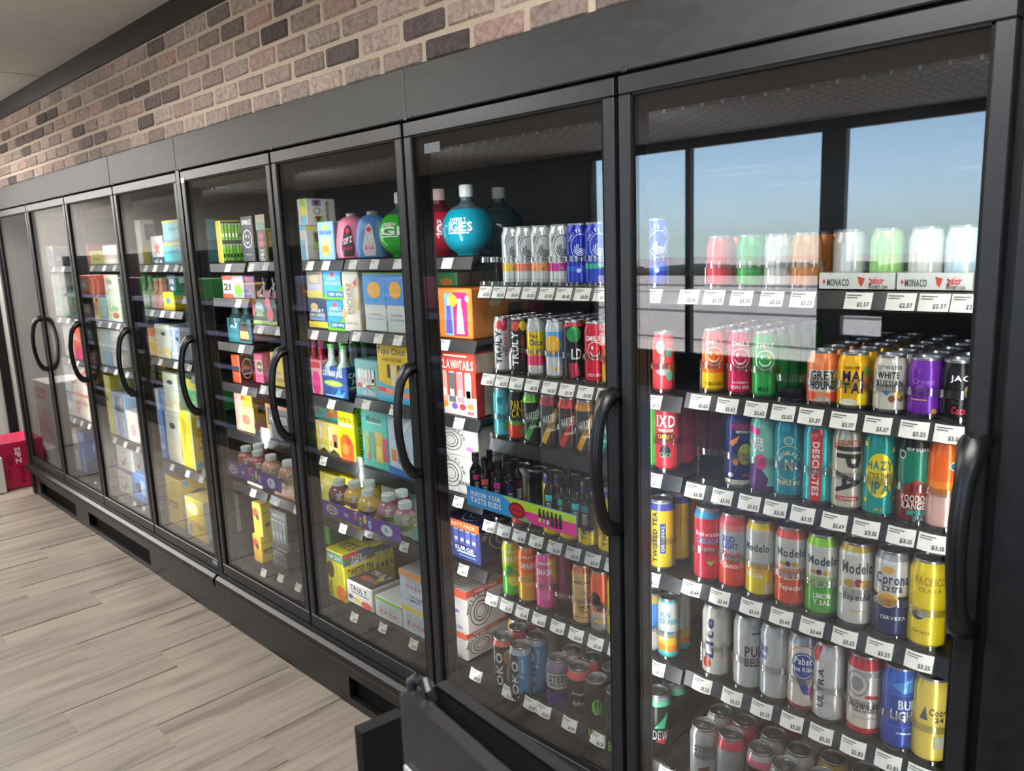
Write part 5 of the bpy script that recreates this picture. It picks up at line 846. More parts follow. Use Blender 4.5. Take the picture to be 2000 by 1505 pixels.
C(None, 330, 345, 570, 536, 'small navy carton on the yellow gable carton', '2c2f5c', '343868', front=[('t', 'HI', .5, .6, .5, .3, 'd8d8e4'), ('c', .5, .2, .25, .12, 'b8c8e0')], side=[('r', .2, .5, .8, .8, 'c8ccd8')], xs=362, z=zc)
C(('F', 2), 275, 291, 708, 640, 'dark bottle carton, fifth door third shelf', '2c2a30', '3a2c2c', front=[('r', .2, .2, .8, .6, '4a4850')], depth=.2)
C(('F', 2), 292, 309, 710, 642, 'orange over yellow carton, fifth door', 'e0b41c', 'd8a828', front=[('r', 0, .72, 1, 1, 'e0703a'), ('r', 0, .5, 1, .72, 'd8cca0')], depth=.2)
C(('F', 2), 311, 337, 720, 634, 'white carton with dark hand hole, third shelf', 'c4ccb8', 'b8c0b0', front=[('c', .6, .72, .16, .06, '2a2c2a'), ('r', 0, 0, 1, .3, 'd8c888')], depth=.2)
C(('F', 2), 339, 358, 724, 640, 'chrome can tray, fifth door', 'a8b4c0', 'c0c8cc', front=cans_print(3, ['8ab0d0', 'd0d4d4'], .05, .45, 'e8e8e8')+cans_print(3, ['8ab0d0', 'd0d4d4'], .53, .93, 'e8e8e8'), depth=.2, cat='can tray', name='can_tray')
_, zc, _ = C(('F', 3), 306, 326, 885, 803, 'lower blue carton with pale label, fifth door', '4f86c8', '3a70b0', front=[('r', 0, .5, .6, 1, 'b8ccd8'), ('t', 'BUSCH', .5, .25, .8, .1, 'd8e4f0')], depth=.2)
C(None, 303, 322, 803, 762, 'upper blue carton with pale label, fifth door', 'a8c0d0', '4a80b8', front=[('r', .6, 0, 1, 1, '4f86c8')], depth=.2, z=zc)
_, zc, _ = C(('F', 3), 331, 357, 893, 806, 'lower white carton with black hand hole, fifth door', 'c8cebc', 'b8beae', front=[('c', .5, .72, .2, .06, '26201c'), ('r', 0, .1, 1, .5, 'd4ccb0')], depth=.22)
C(None, 325, 352, 806, 730, 'upper white carton with black hand hole, fifth door', 'c6d0bc', 'b8c2ae', front=[('c', .5, .76, .2, .06, '26241c'), ('r', 0, .0, 1, .3, 'd8d0a8')], depth=.22, z=zc)
_, zc, _ = C(('F', 3), 358, 382, 900, 806, 'tall yellow carton behind the fifth door handle', 'd8c428', 'e0c81c', 'd8cc58', [('p', [(.2, .9), (.6, .8), (.3, .2)], 'b09a18'), ('r', .9, 0, 1, 1, 'c8d8c0')], [('t', 'EXTRA', .5, .6, .3, .5, 'b07818', 'r'), ('r', .1, .04, .9, .14, '7ab0c8')], xs=402)
C(None, 366, 388, 806, 742, 'bright green carton behind the fifth door handle', '42b058', '3aa048', front=[('r', 0, .7, 1, 1, 'd8d040'), ('r', .6, .1, .9, .6, '88d090')], depth=.2, z=zc)
C(('F', 5-1), 327, 357, 1003, 936, 'big yellow twelve pack with hand hole on fifth door deck', 'ddc028', 'c8a824', 'd0b84c', [('t', 'Corona', .4, .5, .7, .12, '9a5a18'), ('r', .1, .38, .8, .4, '6a5a20'), ('r', .94, 0, 1, 1, 'b8c4a8')], [('r', .1, .86, .3, .98, '5a98b8'), ('t', 'La Cerveza', .65, .92, .5, .08, '9a5a18', 'i'), ('c', .6, .66, .3, .1, '4a3c18')], xs=416)
C(('F', 4), 368, 402, 1035, 978, 'small yellow pack with blue edge on fifth door deck', 'd9bb2c', 'b8c8c0', 'd8c25c', [('r', 0, 0, .08, 1, 'b8ccc8'), ('c', .4, .75, .3, .16, 'f0e8a0'), ('t', 'EXTRA', .55, .35, .6, .14, '8a6a18'), ('c', .2, .2, .1, .12, '8a8a70')], depth=.2, yf=.20)
# ---- sixth door
C(('G', 0), 168, 176, 518, 476, 'narrow red carton, sixth door', 'c84a4c', depth=.2); C(('G', 0), 177, 203, 518, 489, 'yellow carton with dark print, sixth door', 'c8b848', 'c08a48', front=[('t', 'BUD', .5, .75, .5, .16, '6a5a28'), ('t', '151', .5, .4, .4, .16, '8a3a28')], depth=.2)
C(('G', 0), 204, 234, 518, 478, 'pale blue and cream carton, sixth door', 'c8c0b4', 'b8b0a8', front=[('r', 0, .72, .7, 1, '9ab8d0'), ('t', 'cccc', .5, .4, .8, .24, 'c89a98')], depth=.2)
sixpack(('G', 1), 180, 198, 625, 582, 'yellow carrier of amber bottles, sixth door', 'ccc24c', 'b0983c', [('c', .6, .5, .3, .3, 'b0683a')], [], '9a5034', 'a85a40', neck=.1)
C(('G', 1), 199, 212, 627, 582, 'aqua carton, sixth door second shelf', '9cc4c0', '88b4b0', depth=.2)
C(('G', 1), 213, 240, 627, 536, 'white carton with green lettering, sixth door', 'c6d6b8', 'c0ccb4', front=[('t', 'Lite', .35, .86, .4, .12, '2a3428'), ('o', .4, .6, .25, .1, .2, '8aa868'), ('t', 'Lite', .5, .3, .6, .14, '5a8a58'), ('c', .6, .14, .22, .07, 'a84a40')], depth=.2)
C(('G', 2), 192, 202, 719, 640, 'lemon carton, sixth door third shelf', 'd0cc58', depth=.2, front=[('r', .2, .2, .5, .8, '7a7a38')])
C(('G', 2), 203, 222, 722, 642, 'pale aqua carton with ring, sixth door', 'b4ccc8', 'a0bcb8', front=[('r', 0, 0, 1, .35, '8ab8d0'), ('o', .4, .5, .3, .14, .2, 'a8a070')], depth=.2); C(('G', 2), 223, 240, 725, 645, 'white carton with grey crest, sixth door', 'c4c8c0', 'b4b8b0', front=[('o', .5, .5, .3, .2, .2, '8a8a88')], depth=.2)
C(('G', 3), 206, 226, 838, 734, 'tall yellow green carton, sixth door', 'ccc84c', 'b8b048', front=[('c', .6, .6, .1, .05, '3a3818')], depth=.2)
C(('G', 3), 227, 250, 850, 772, 'shrink wrapped blue and silver cans, sixth door', '9ab0c4', 'a0c0d4', front=cans_print(4, ['d0d4d8', '6aa8d8', 'c8a8b0'], .05, .45, '88b0d0')+cans_print(4, ['d0d4d8', '6aa8d8', 'c8a8b0'], .53, .93, '88b0d0'), depth=.24, cat='can tray', name='can_tray'); C(('G', 3), 253, 276, 868, 806, 'white carton with rose print, sixth door', 'd0cec4', 'c0bcb4', front=[('c', .5, .4, .2, .2, 'd89a98')], depth=.2)
RS = [('r', 0, .85, 1, 1, '6a4a90'), ('p', [(.2, .3), (.4, .1), (.6, .45), (.55, .5), (.4, .22)], 'c04048')]
_, zc, _ = C(('G', 4), 234, 262, 955, 917, 'lower white carton with red zigzag, sixth door', 'c8cec4', 'bcc2b8', front=RS, xs=275); C(None, 232, 262, 917, 868, 'upper white carton with red zigzag, sixth door', 'ccd2c8', 'c0c6bc', front=RS, side=RS, xs=285, z=zc)
C(('G', 4), 262, 292, 972, 928, 'bright blue pack with hand hole, sixth door', '3f8ad4', '3a78c0', front=[('c', .4, .5, .2, .16, '24344c'), ('r', .55, .3, .8, .8, 'a8c8e8')], depth=.2)
# ---- seventh door
C(('H', 0), 92, 108, 518, 480, 'navy can tray with yellow corner, seventh door', '4a6a88', '2a3a58', front=[('p', [(.3, 1), (1, 1), (1, .7)], 'd8b848'), ('t', 'ICE', .5, .4, .7, .3, '1c2838')], side=cans_print(6, ['3a5a90', '2a4070'], .1, .9, 'c8d0d8'), xs=136, cat='can tray', name='can_tray')
C(('H', 1), 110, 126, 617, 534, 'silver and green can tray, seventh door', 'b0c4b0', 'b8d0b8', front=cans_print(3, ['c0d0c0', '9ac8a0'], .05, .45, 'e0e8e0')+cans_print(3, ['c0d0c0', '9ac8a0'], .52, .93, 'e0a8a8'), side=cans_print(5, ['c8dcc8', '8ac898'], .05, .45, 'e8b8b8')+cans_print(5, ['c8d0d0', '9ab8a8'], .52, .93, 'e8e8e8'), xs=158, cat='can tray', name='can_tray')
C(('H', 2), 130, 143, 700, 634, 'white carton with leaf, seventh door third shelf', 'c4ccb8', 'c0a098', front=[('c', .5, .3, .15, .08, '4a5a48')], depth=.18); C(('H', 2), 144, 166, 702, 640, 'orange and pink carton, seventh door', 'd86040', 'c84868', front=[('p', [(0, 0), (1, 0), (1, .4), (0, .3)], 'd83a6a'), ('c', .4, .7, .2, .12, 'e8b0a0')], depth=.18)
_, zc, _ = C(('H', 3), 128, 146, 815, 765, 'lower blue and white carton, seventh door', '4a7a98', 'b8c0b8', front=[('r', .4, 0, 1, .6, 'b8ccc8'), ('t', 'Coors', .5, .2, .8, .2, '3a4048', 'i')], depth=.2); C(None, 124, 142, 765, 712, 'upper white carton with red edge, seventh door', 'b4c0bc', 'c8c8bc', front=[('r', 0, .4, .4, .9, '5a8898')], depth=.2, z=zc)
_, zc, _ = C(('H', 3), 148, 178, 828, 768, 'lower orange lettered carton, seventh door', 'd0c4b4', 'c8a898', front=[('r', 0, .85, 1, .95, 'd85a38'), ('t', 'VOODOO', .6, .6, .7, .16, 'd86048', 'r'), ('t', 'HAZE', .3, .4, .3, .5, 'c85a4a', 'r')], depth=.2); C(None, 144, 176, 768, 712, 'upper white carton with orange net, seventh door', 'd0c8bc', 'c8b8a8', front=[('p', [(0, .3), (1, .9), (1, .8), (0, .2)], 'd85a3c'), ('p', [(0, .8), (1, .2), (1, .3), (0, .9)], 'd85a3c')], depth=.2, z=zc)
C(('H', 4), 160, 172, 922, 848, 'deep blue twelve pack, seventh door', '2c5cb0', '22407c', '3a5a90', [('r', .6, .05, .8, .6, 'b0c8e0')], [('p', [(0, .3), (1, .5), (1, .9), (0, .8)], '3468b8'), ('c', .5, .62, .2, .14, 'a8c8e8')], xs=222); C(('H', 4), 146, 157, 900, 842, 'white and green slim carton, seventh door', 'c0ccb8', 'b0bca8', front=[('r', 0, .92, 1, 1, 'b84a40'), ('c', .6, .6, .2, .1, '3a4a38')], depth=.18)

# ------------------------------------------------------------------ bottles
def sphere_bottle(X, Y, z, r, col, look, words=None, capc='c9cbc8', label='e6ecec'):
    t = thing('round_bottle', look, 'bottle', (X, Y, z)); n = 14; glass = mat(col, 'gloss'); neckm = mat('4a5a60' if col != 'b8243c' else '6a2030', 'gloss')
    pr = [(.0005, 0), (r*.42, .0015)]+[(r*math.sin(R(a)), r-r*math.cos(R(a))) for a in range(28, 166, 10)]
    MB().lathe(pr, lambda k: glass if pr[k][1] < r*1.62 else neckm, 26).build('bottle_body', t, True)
    zt = pr[-1][1]; MB().lathe([(pr[-1][0], zt), (r*.23, zt+.012), (r*.23, zt+.03)], lambda k: neckm, 18).build('neck', t, True)
    MB().lathe([(r*.25, zt+.024), (r*.27, zt+.027), (r*.27, zt+.058), (r*.24, zt+.062), (.0005, zt+.062)], lambda k: mat(capc, 'plastic'), 18).build('cap', t, True)
    if words:
        ph = math.atan2(CAM.x-X, Y-CAM.y); rr = lambda v: math.sqrt(max(r*r-(v*2*r-r)**2, 1e-6))
        P_ = [('t', words[0], words[1], .55, .95, .17, label), ('t', words[2], words[1]-.1, .68, .7, .07, label), ('r', words[1]-.5, .42, words[1]+.35, .445, label)]
        decals(P_, lambda u, v, e: ((rr(v)+e+.0008)*math.sin(u+ph), -(rr(v)+e+.0008)*math.cos(u+ph), v*2*r), 'plastic', .2).build('printed_label', t)
zc1 = SHELF['C', 0][1]+.001
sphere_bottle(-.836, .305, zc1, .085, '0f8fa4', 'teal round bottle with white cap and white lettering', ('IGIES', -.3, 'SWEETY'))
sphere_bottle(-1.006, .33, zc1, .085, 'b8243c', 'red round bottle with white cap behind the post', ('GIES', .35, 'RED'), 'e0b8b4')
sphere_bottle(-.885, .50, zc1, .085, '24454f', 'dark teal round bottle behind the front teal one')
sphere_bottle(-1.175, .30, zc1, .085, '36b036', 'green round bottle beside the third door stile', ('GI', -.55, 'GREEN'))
def jug(X, Y, z, col, look, panel, words):
    t = thing('flat_jug', look, 'jug', (X, Y, z)); mb = MB(); m = mat(col, 'plastic'); rings = [(.05, .0), (.064, .004), (.069, .03), (.067, .07), (.060, .11), (.052, .140), (.032, .154), (.018, .158)]
    n = 20; base = len(mb.v)
    for (a, z_) in rings:
        for i in range(n):
            q = 2*math.pi*i/n; c, s = math.cos(q), math.sin(q); k = .75
            mb.v.append((a*math.copysign(abs(c)**k, c), a*.72*math.copysign(abs(s)**k, s), z_))
    for r_ in range(len(rings)-1):
        for i in range(n):
            a, b = r_*n+i, r_*n+(i+1) % n; mb.f.append((a, b, b+n, a+n)); mb.m.append(mb.mi(m))
    mb.build('jug_body', t, True); MB().lathe([(.015, .155), (.021, .157), (.021, .168), (.018, .17), (.0005, .17)], lambda k: mat('8a888c', 'plastic'), 14).build('cap', t, True)
    def mp(u, v, e):
        zz = v*.158
        for (a, za), (b, zb) in zip(rings, rings[1:]):
            if zz <= zb: rr = a+(b-a)*(zz-za)/(zb-za); break
        x = (u-.5)*.06; s = max(1-(abs(x)/rr)**(2/.75), .05)**(.75/2); return (x, -rr*.72*s-e-.0006, zz)
    decals([('p', [(.15, .06), (.85, .06), (.95, .25), (.7, .72), (.5, .8), (.3, .72), (.05, .25)], panel), ('c', .5, .66, .16, .06, 'd83040'), ('t', words[0], .5, .44, .6, .14, 'e8e0e0', 's'), ('t', words[1], .5, .24, .62, .1, 'd82c48')], mp, 'plastic', .2).build('printed_label', t)
    t.rotation_euler = (0, 0, R(32))
jug(-1.464, .285, zc1, 'd0768a', 'pink flat jug with dark label', '3a1c24', ('SIPZ', 'JUGZ'))
jug(-1.328, .285, zc1, '4f7fb8', 'blue flat jug with white label', 'd0cad0', ('SIPZ', 'JUGZ'))
# orb bottles and their trays
def orb(X, Y, z, r, look, cols, cap='cfe0da', tilt=0):
    t = thing('orb_bottle', look, 'bottle', (X, Y, z)); pr = [(.0005, .001), (r*.5, .0)]+[(r*math.sin(R(a)), r-r*math.cos(R(a))) for a in range(32, 156, 11)]
    def mf(k):
        f = pr[k][1]/(2*r); return mat(cols[0] if f < .34 else cols[1] if f < .72 else cols[2], 'gloss')
    MB().lathe(pr, mf, 22).build('bottle_body', t, True); zt = pr[-1][1]
    MB().lathe([(r*.52, zt-.002), (r*.56, zt), (r*.56, zt+.019), (r*.5, zt+.022), (.0005, zt+.022)], lambda k: mat(cap, 'plastic'), 18).build('cap', t, True)
    ph = math.atan2(CAM.x-X, Y-CAM.y); rr = lambda v: math.sqrt(max(r*r-(v*2*r-r)**2, 1e-6))
    decals([('r', -.35, .36, .25, .66, 'e4e0dc')]+[('r', -.3+k*.09, .4, -.26+k*.09, .62, '2a2a2c') for k in range(6)]+[('c', .8, .3, .35, .14, cols[3]), ('c', -.9, .3, .35, .14, cols[3]), ('c', .8, .3, .2, .08, 'e8d0a8')], lambda u, v, e: ((rr(v)+e+.0006)*math.sin(u+ph), -(rr(v)+e+.0006)*math.cos(u+ph), v*2*r), 'plastic', .2).build('printed_label', t)
    t.rotation_euler = (tilt, 0, 0)
def tray(name, look, x0, x1, z0, banner, bz0, bz1, prints, bx0, bx1, back=.10):
    """clear acrylic trough hung on the shelf front"""
    t = thing(name, look, 'display tray', ((x0+x1)/2, .1, z0)); w = (x1-x0)/2; yf, yb = -.068, .078; h = .07
    MB().box(-w, w, yf, yb, 0, .003, M_ACRYL).build('tray_floor', t); MB().box(-w, w, yf, yf+.003, -.012, h, M_ACRYL).build('tray_front', t); MB().box(-w, w, yb-.003, yb, .0, h+back, M_ACRYL).build('tray_back', t)
    for s in (-w, w-.003): MB().box(s, s+.003, yf+.0035, yb-.0035, .0035, h, M_ACRYL).build('tray_side', t)
    X0, X1 = bx0-t.location.x, bx1-t.location.x; Z0, Z1 = bz0-z0, bz1-z0
    b = MB().box(X0, X1, yf-.004, yf-.0005, Z0, Z1, mat(banner)).build('banner', t)
    decals(prints, lambda u, v, e: (X0+u*(X1-X0), yf-.004-e, Z0+v*(Z1-Z0)), 'paper').build('banner_print', b); return t
PURP = [('p', [(.13+.1*math.cos(R(a))*(1 if i % 2 else .6), .5+.42*math.sin(R(a))*(1 if i % 2 else .6)) for i, a in enumerate(range(0, 360, 15))], 'd8d0a8'), ('c', .13, .5, .065, .22, '4a3a58'), ('t', 'BUZZBALLZ', .13, .52, .12, .2, 'e8e4f0'), ('t', '15%', .33, .5, .06, .2, 'dcd4ec')]+[('c', .46+.06*i, .5+.12*(-1)**i, .024, .24, c) for i, c in enumerate(('c8586a', '6a9a58', 'd8b858', '9aa8d8'))]+[('r', .45+.06*i, .72+.12*(-1)**i, .475+.06*i, .84+.12*(-1)**i, 'e0e4e4') for i in range(4)]+[('c', .85, .5, .07, .36, 'c4d8dc'), ('t', '$', .84, .52, .03, .3, '3a4a6a')]
tray('display_tray', 'clear tray of orb bottles with purple banner, third door', -1.43, -.90, .745, '5a3a92', .722, .776, PURP, -1.41, -.935)
tray('display_tray', 'clear tray of orb bottles with purple banner, fourth door', -2.22, -1.68, .755, '5a3a92', .735, .795, PURP, -2.19, -1.72)
OC = [('7a4a50', '4a7a3a', '6a3a48', '58304a'), ('d0b838', '8a4a58', 'c8a850', 'b03a50'), ('d2bc3c', '5a2a3c', 'c4a454', '7a2440'), ('a87884', '6aa048', '8a5a68', '9a3a5a'), ('8a9a80', '78a85a', '9a6a7a', '5a8a48'), ('b04a40', '3a60a0', 'a8685a', 'd07a50'), ('8a3038', '7a3a40', '9a4a4c', 'e0d0c8'), ('c89a78', 'b8a888', 'b07a60', '6a8a40')]
def orbs(L, z, door):
    for i, (px, py, Y, k, nm) in enumerate(L):
        p = onZ(px, py, z+.045+.03); orb(onY(px, py, Y).x, Y, z+.0035, .042, '%s orb bottle with pale cap, %s tray' % (nm, door), (OC[k][1], OC[k][0], OC[k][2], OC[k][3]))
orbs([(661, 930, .08, 0, 'plum and green'), (691, 935, .1, 1, 'yellow and maroon'), (718, 948, .075, 2, 'front yellow'), (757, 956, .09, 3, 'pink and green'), (790, 968, .075, 4, 'clear mint')], .745, 'third door')
orbs([(719, 920, .14, 1, 'rear yellow'), (783, 945, .145, 3, 'rear pink')], .745, 'third door')
orbs([(480, 868, .085, 5, 'blue and red'), (502, 872, .08, 6, 'cherry'), (528, 885, .08, 7, 'amber'), (562, 898, .08, 7, 'pale amber'), (503, 850, .14, 6, 'rear cherry')], .755, 'fourth door')
MUR = [('p', [(0, 0), (.42, 0), (.5, .5), (.36, 1), (0, 1)], '3c9ce0'), ('p', [(.36, 1), (.5, .5), (.6, 1)], 'c8d838'), ('p', [(.6, 1), (.5, .5), (1, .62), (1, 1)], 'b8d838'), ('p', [(.5, .5), (1, .62), (1, 0), (.62, 0)], 'e02a90'), ('p', [(.42, 0), (.5, .5), (.62, 0)], '58a878'), ('t', 'MURDER YOUR', .19, .7, .3, .24, 'eef2f4'), ('t', 'TASTE BUDS', .19, .36, .3, .28, 'eef2f4'), ('c', .49, .45, .075, .4, '8a1828'), ('c', .49, .45, .06, .28, 'c02838'), ('r', .45, .42, .53, .47, '5a0c18')]+[('r', .685+.035*i, .16, .71+.035*i, .7, '1c1a20') for i in range(6)]+[('r', .69+.035*i, .7, .705+.035*i, .86, '1c1a20') for i in range(6)]+[('r', .687+.035*i, .2, .708+.035*i, .42, c) for i, c in enumerate(('d8d838', 'e08a9a', 'c8c8c0', '58b070', 'e0b040', 'd878b0'))]
tray('display_tray', 'clear tray of tiny black bottles with slogan banner', -.635, -.10, .945, '3c9ce0', .932, .990, MUR, -.588, -.165, back=.1)
def mini(X, Y, z, i, look, c):
    t = thing('mini_bottle', look, 'bottle', (X, Y, z)); m = mat('17171a', 'gloss'); r = .0165; t.scale = (1.18, 1.18, 1.2)
    MB().lathe([(.0005, 0), (r, .001), (r, .062), (r*.85, .07), (r*.5, .08), (r*.42, .088)], lambda k: m, 16).build('bottle_body', t, True)
    MB().lathe([(r*.55, .086), (r*.55, .108), (.0005, .109)], lambda k: mat('101012', 'plastic'), 14).build('cap', t, True)
    ph = math.atan2(CAM.x-X, Y-CAM.y)+random.uniform(-.5, .5)
    decals([('r', -.55, .012, .55, .056, '2a2430'), ('r', -.5, .042, .5, .056, c), ('r', -.3, .014, .3, .038, 'b8c0bc')]+[('r', -.22+k*.1, .016, -.17+k*.1, .036, '2a2a2c') for k in range(5)], lambda u, v, e: ((r+e)*math.sin(u+ph), -(r+e)*math.cos(u+ph), v), 'gloss', .3).build('printed_label', t)
ML = [(930, .075, 'c83a80'), (948, .06, 'd8604c'), (957, .12, 'a83a60'), (974, .06, 'c83a90'), (989, .12, '8a3050'), (995, .06, '2a2a60'), (1008, .10, '5a2430'), (1076, .07, '3ab8c0'), (1096, .06, '38a8a0'), (1108, .12, '3a8aa0'), (1112, .06, '2a6a90'), (1127, .06, '3ac0c8'), (1146, .06, '2a8088')]
for i, (px, Y, c) in enumerate(ML):
    mini(onY(px, 930 if px < 1020 else 960, Y).x, Y, .945+.0035, i, 'tiny black bottle, %s from left in the slogan tray' % ['first', 'second', 'third', 'fourth', 'fifth', 'sixth', 'seventh', 'eighth', 'ninth', 'tenth', 'eleventh', 'twelfth', 'thirteenth'][i], c)
# white display trays with lettering on the nearest door's top shelf
for a, b, lk in ((1600, 1748, 'left white cardboard can tray with red star'), (1752, 1900, 'right white cardboard can tray with red star')):
    X0 = onY(a, 550, .21).x; X1 = onY(b, 550, .21).x; z = SHELF['A', 0][1]+.001; t = thing('can_tray', lk, 'can tray', ((X0+X1)/2, .21, z)); w = (X1-X0)/2
    MB().box(-w, w, 0, .004, 0, .036, mat('d4d8d0')).build('front_wall', t); MB().box(-w, w, 0, .2, 0, .003, mat('c8ccc4')).build('tray_floor', t)
    for s in (-w, w-.004): MB().box(s, s+.004, .0045, .2, .0035, .036, mat('c8ccc4')).build('side_wall', t)
    decals([('p', [(.04, .5), (.06, .55), (.07, .7), (.08, .55), (.1, .5), (.08, .45), (.07, .3), (.06, .45)], 'd83a44'), ('t', 'MONACO', .26, .46, .3, .4, '4a4e50'), ('p', [(.52, .8), (.62, .7), (.58, .2), (.54, .4)], 'c84a40'), ('t', '2', .69, .5, .03, .4, '3a3a3a'), ('t', 'shots', .78, .58, .16, .4, 'd83a3a', 'i'), ('t', 'IN EVERY CAN', .79, .22, .24, .18, '3a3a3a')], lambda u, v, e: (-w+u*2*w, -e, v*.036), 'paper').build('front_print', t)
    for i in range(2):
        Xc = X0+(i+.5)*(X1-X0)/2
        k_('tr%d%d' % (a, i), 'std', ['d0d4d0', '9ad078', 'd8d8d0', 'c8e0e8'][i+(2 if a > 1700 else 0)], [], 'x')
        can_at('tr%d%d' % (a, i), Xc, .27, z+.0035, '%s short can in the %s white tray' % (['left', 'right'][i], 'left' if a < 1700 else 'right'))

# ------------------------------------------------------------------ floor boxes at the far end
t = thing('drinks_carton', 'crimson carton on the floor past the cooler end', 'carton', (-5.84, .05, .001)); MB().cham(-.19, .19, -.185, .185, 0, .36, mat('a81646'), mat('b01848'), mat('c02050'), c=.004).build('box', t)
decals([('t', 'SIPZ', .30, .70, .10, .34, 'e8dcdc', 'd'), ('t', 'JUGZ', .33, .28, .10, .40, '4a0a20', 'd'), ('c', .14, .62, .07, .12, '8a1038'), ('r', .08, .2, .12, .45, '8a1038')], lambda u, v, e: (.19+e, -.185+u*.37, v*.36), 'paper').build('side_print', t)
X = -5.58
t = thing('drinks_carton', 'white carton on the floor at the left edge', 'carton', (X-.2, -.34, .001)); MB().cham(-.19, .19, -.2, .2, 0, .27, mat('c9c6c0'), c=.004).build('box', t)
t = thing('drinks_carton', 'white carton with red lettering mirrored in far door', 'carton', (X-.2, -.34, .272)); MB().cham(-.2, .2, -.14, .14, 0, .5, mat('cfc8c4'), c=.004).build('box', t)
decals([('t', 'VOODOO', .55, .86, .7, .09, 'b83a3c'), ('t', 'RANGER', .55, .75, .6, .07, 'b83a3c'), ('t', 'JUICE', .35, .38, .12, .4, 'b83a3c', 'r'), ('t', 'FORCE', .55, .38, .12, .4, 'b83a3c', 'r'), ('t', 'IMPERIAL', .8, .38, .12, .44, 'b83a3c', 'r')], lambda u, v, e: (.2-u*.4, .14+e, v*.5), 'paper').build('side_print', t)

# ------------------------------------------------------------------ shelf rack across the aisle (seen mirrored in the doors)
rk = thing('shelf_rack', 'black shelf rack mirrored in the left glass doors', 'shelf rack', (-5.9, -1.8, 0))
def rp(mb, nm): o = mb.build(nm, rk); o.location = (5.9, 1.8, 0); return o
rp(MB().box(-9.6, -2.2, -2.06, -2.02, .0, 1.74, M_BLACK), 'back_panel'); rp(MB().box(-9.6, -2.2, -2.02, -1.52, .0, .12, M_BLACK), 'base')
for xx in (-9.6, -7.1, -4.65, -2.24): rp(MB().box(xx, xx+.04, -2.02, -1.56, .12, 1.74, M_BLACK), 'upright')
RZ = [.23, .47, .76, 1.04, 1.30]
for z in RZ:
    rp(MB().box(-9.56, -2.2, -2.02, -1.52, z-.03, z-.01, M_BLACK), 'rack_shelf'); rp(MB().box(-9.56, -2.2, -1.52, -1.512, z-.036, z, mat('8a8fc0', 'plastic')), 'price_rail')
GC = [('c8ac28', 'yellow'), ('8a94b4', 'slate blue'), ('9a8a94', 'mauve'), ('2a6a78', 'petrol'), ('b86a84', 'dusty pink'), ('3a8a4c', 'green'), ('a85a4a', 'brick red'), ('b8a878', 'sand'), ('5a6aa8', 'periwinkle'), ('6a3a5c', 'plum')]
XN = ['far left', 'left', 'left of middle', 'middle', 'right of middle', 'right', 'far right']
rr = random.Random(3); row_n = ['lowest', 'second lowest', 'middle', 'second highest', 'highest']
for r_, z in enumerate(RZ):
    x = -9.3
    for i in range(7):
        w = rr.uniform(.3, .5); c, cn = GC[(i*3+r_*4) % 10]; h = rr.uniform(.13, .19) if z < 1.2 else rr.uniform(.15, .22)
        if r_ == 4 and i == 2: c, cn, w, h = '2c9a48', 'bright green', .8, .2
        elif i == 4: c, cn = [('b8a878', 'sand'), ('b86a84', 'dusty pink'), ('9a8a94', 'mauve'), ('8a94b4', 'slate blue'), ('d8bc20', 'yellow')][r_]
        t = thing('stock_box', '%s box, %s on the %s shelf of the mirrored rack' % (cn, XN[i], row_n[r_]), 'box', (x+w/2, -1.7, z+.001-.01))
        MB().cham(-w/2, w/2, -.12, .12, 0, h, mat(c), c=.004).build('box', t); decals([('r', .1, .3, .9, .7, GC[(i*3+r_*4+5) % 10][0]), ('r', .2, .45, .8, .55, 'd0ccc0')], lambda u, v, e, w=w, h=h: (w/2-u*w, .12+e, v*h), 'paper').build('front_print', t)
        x += 1.02

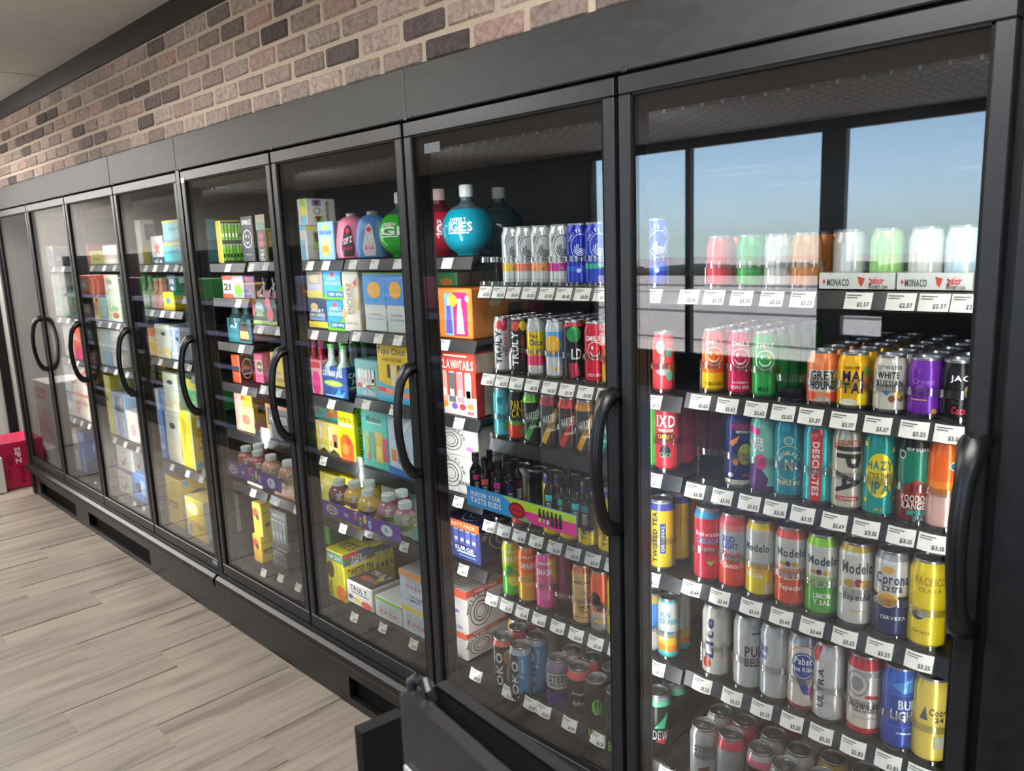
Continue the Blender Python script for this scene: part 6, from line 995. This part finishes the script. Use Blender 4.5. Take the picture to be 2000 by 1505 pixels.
# ------------------------------------------------------------------ black stand in the foreground
ZS = 1.20
a, b, c, d = onZ(787, 1359, ZS), onZ(945, 1503, ZS), onZ(850, 1336, ZS), onZ(1090, 1506, ZS)
b = a+(b-a)*2.2; d = c+(d-c)*1.8
st = thing('display_stand', 'black metal stand with paper slot, blurred in the foreground', 'display stand', ((a.x+b.x)/2, (a.y+b.y)/2, 0)); o0 = Vector(st.location)
def slab(p, q, z0, z1, th, nm, m, par=st, n=None):
    u = (q-p); u.z = 0; u.normalize(); n = n or Vector((-u.y, u.x, 0)); mb = MB(); P = [p, q, q+n*th, p+n*th]
    lo = [(v.x-o0.x, v.y-o0.y, z0) for v in P]; hi = [(v.x-o0.x, v.y-o0.y, z1) for v in P]
    mb.face(lo[::-1], m); mb.face(hi, m)
    for i in range(4): j = (i+1) % 4; mb.face([lo[i], lo[j], hi[j], hi[i]], m)
    return mb.build(nm, par)
SM = noisy_mat('black_powder_coat', '29292b', '333335', 40, .42, .5, .1)
slab(a, b, 0, ZS, .012, 'front_panel', SM); slab(c, d, 0, ZS-.004, .012, 'back_panel', SM)
slab(a, b, ZS, ZS+.004, .016, 'front_rim', mat('55565a', 'metal')); slab(c, d, ZS-.004, ZS, .014, 'back_rim', mat('4c4d52', 'metal'))
mb = MB(); Q = [a, b, d, c]; mb.face([(v.x-o0.x, v.y-o0.y, ZS-.045) for v in Q], mat('0e0e18', 'gloss')); mb.face([(v.x-o0.x, v.y-o0.y, ZS-.05) for v in Q][::-1], SM)
mb.build('inner_tray', st)
slab(a, c, 0, ZS-.002, .01, 'end_panel', SM)
w_ = (b-a).normalized(); pz = onZ(868, 1480, ZS-.10); p1 = a+w_*((pz-a).dot(w_)); n_ = Vector((w_.y, -w_.x, 0))
slab(p1+n_*.001, p1+w_*.2+n_*.001, .75, ZS-.085, .003, 'paper_slip', mat('d8d4dc'), st, n_)
hp = [onZ(805, 1352, ZS+.0)-o0, onZ(803, 1330, ZS+.012)-o0, onZ(815, 1322, ZS+.018)-o0, onZ(828, 1330, ZS+.016)-o0, onZ(836, 1352, ZS+.01)-o0, onZ(846, 1368, ZS)-o0]
MB().tube([tuple(v) for v in hp], .006, mat('4a4a4e', 'metal'), 8).build('hook', st, True)
fl = [onZ(706, 1432, ZS-.09), onZ(790, 1396, ZS-.09)]
slab(fl[0], fl[1], ZS-.32, ZS-.09, .02, 'side_flap', mat('0a0a0b', 'matte'))
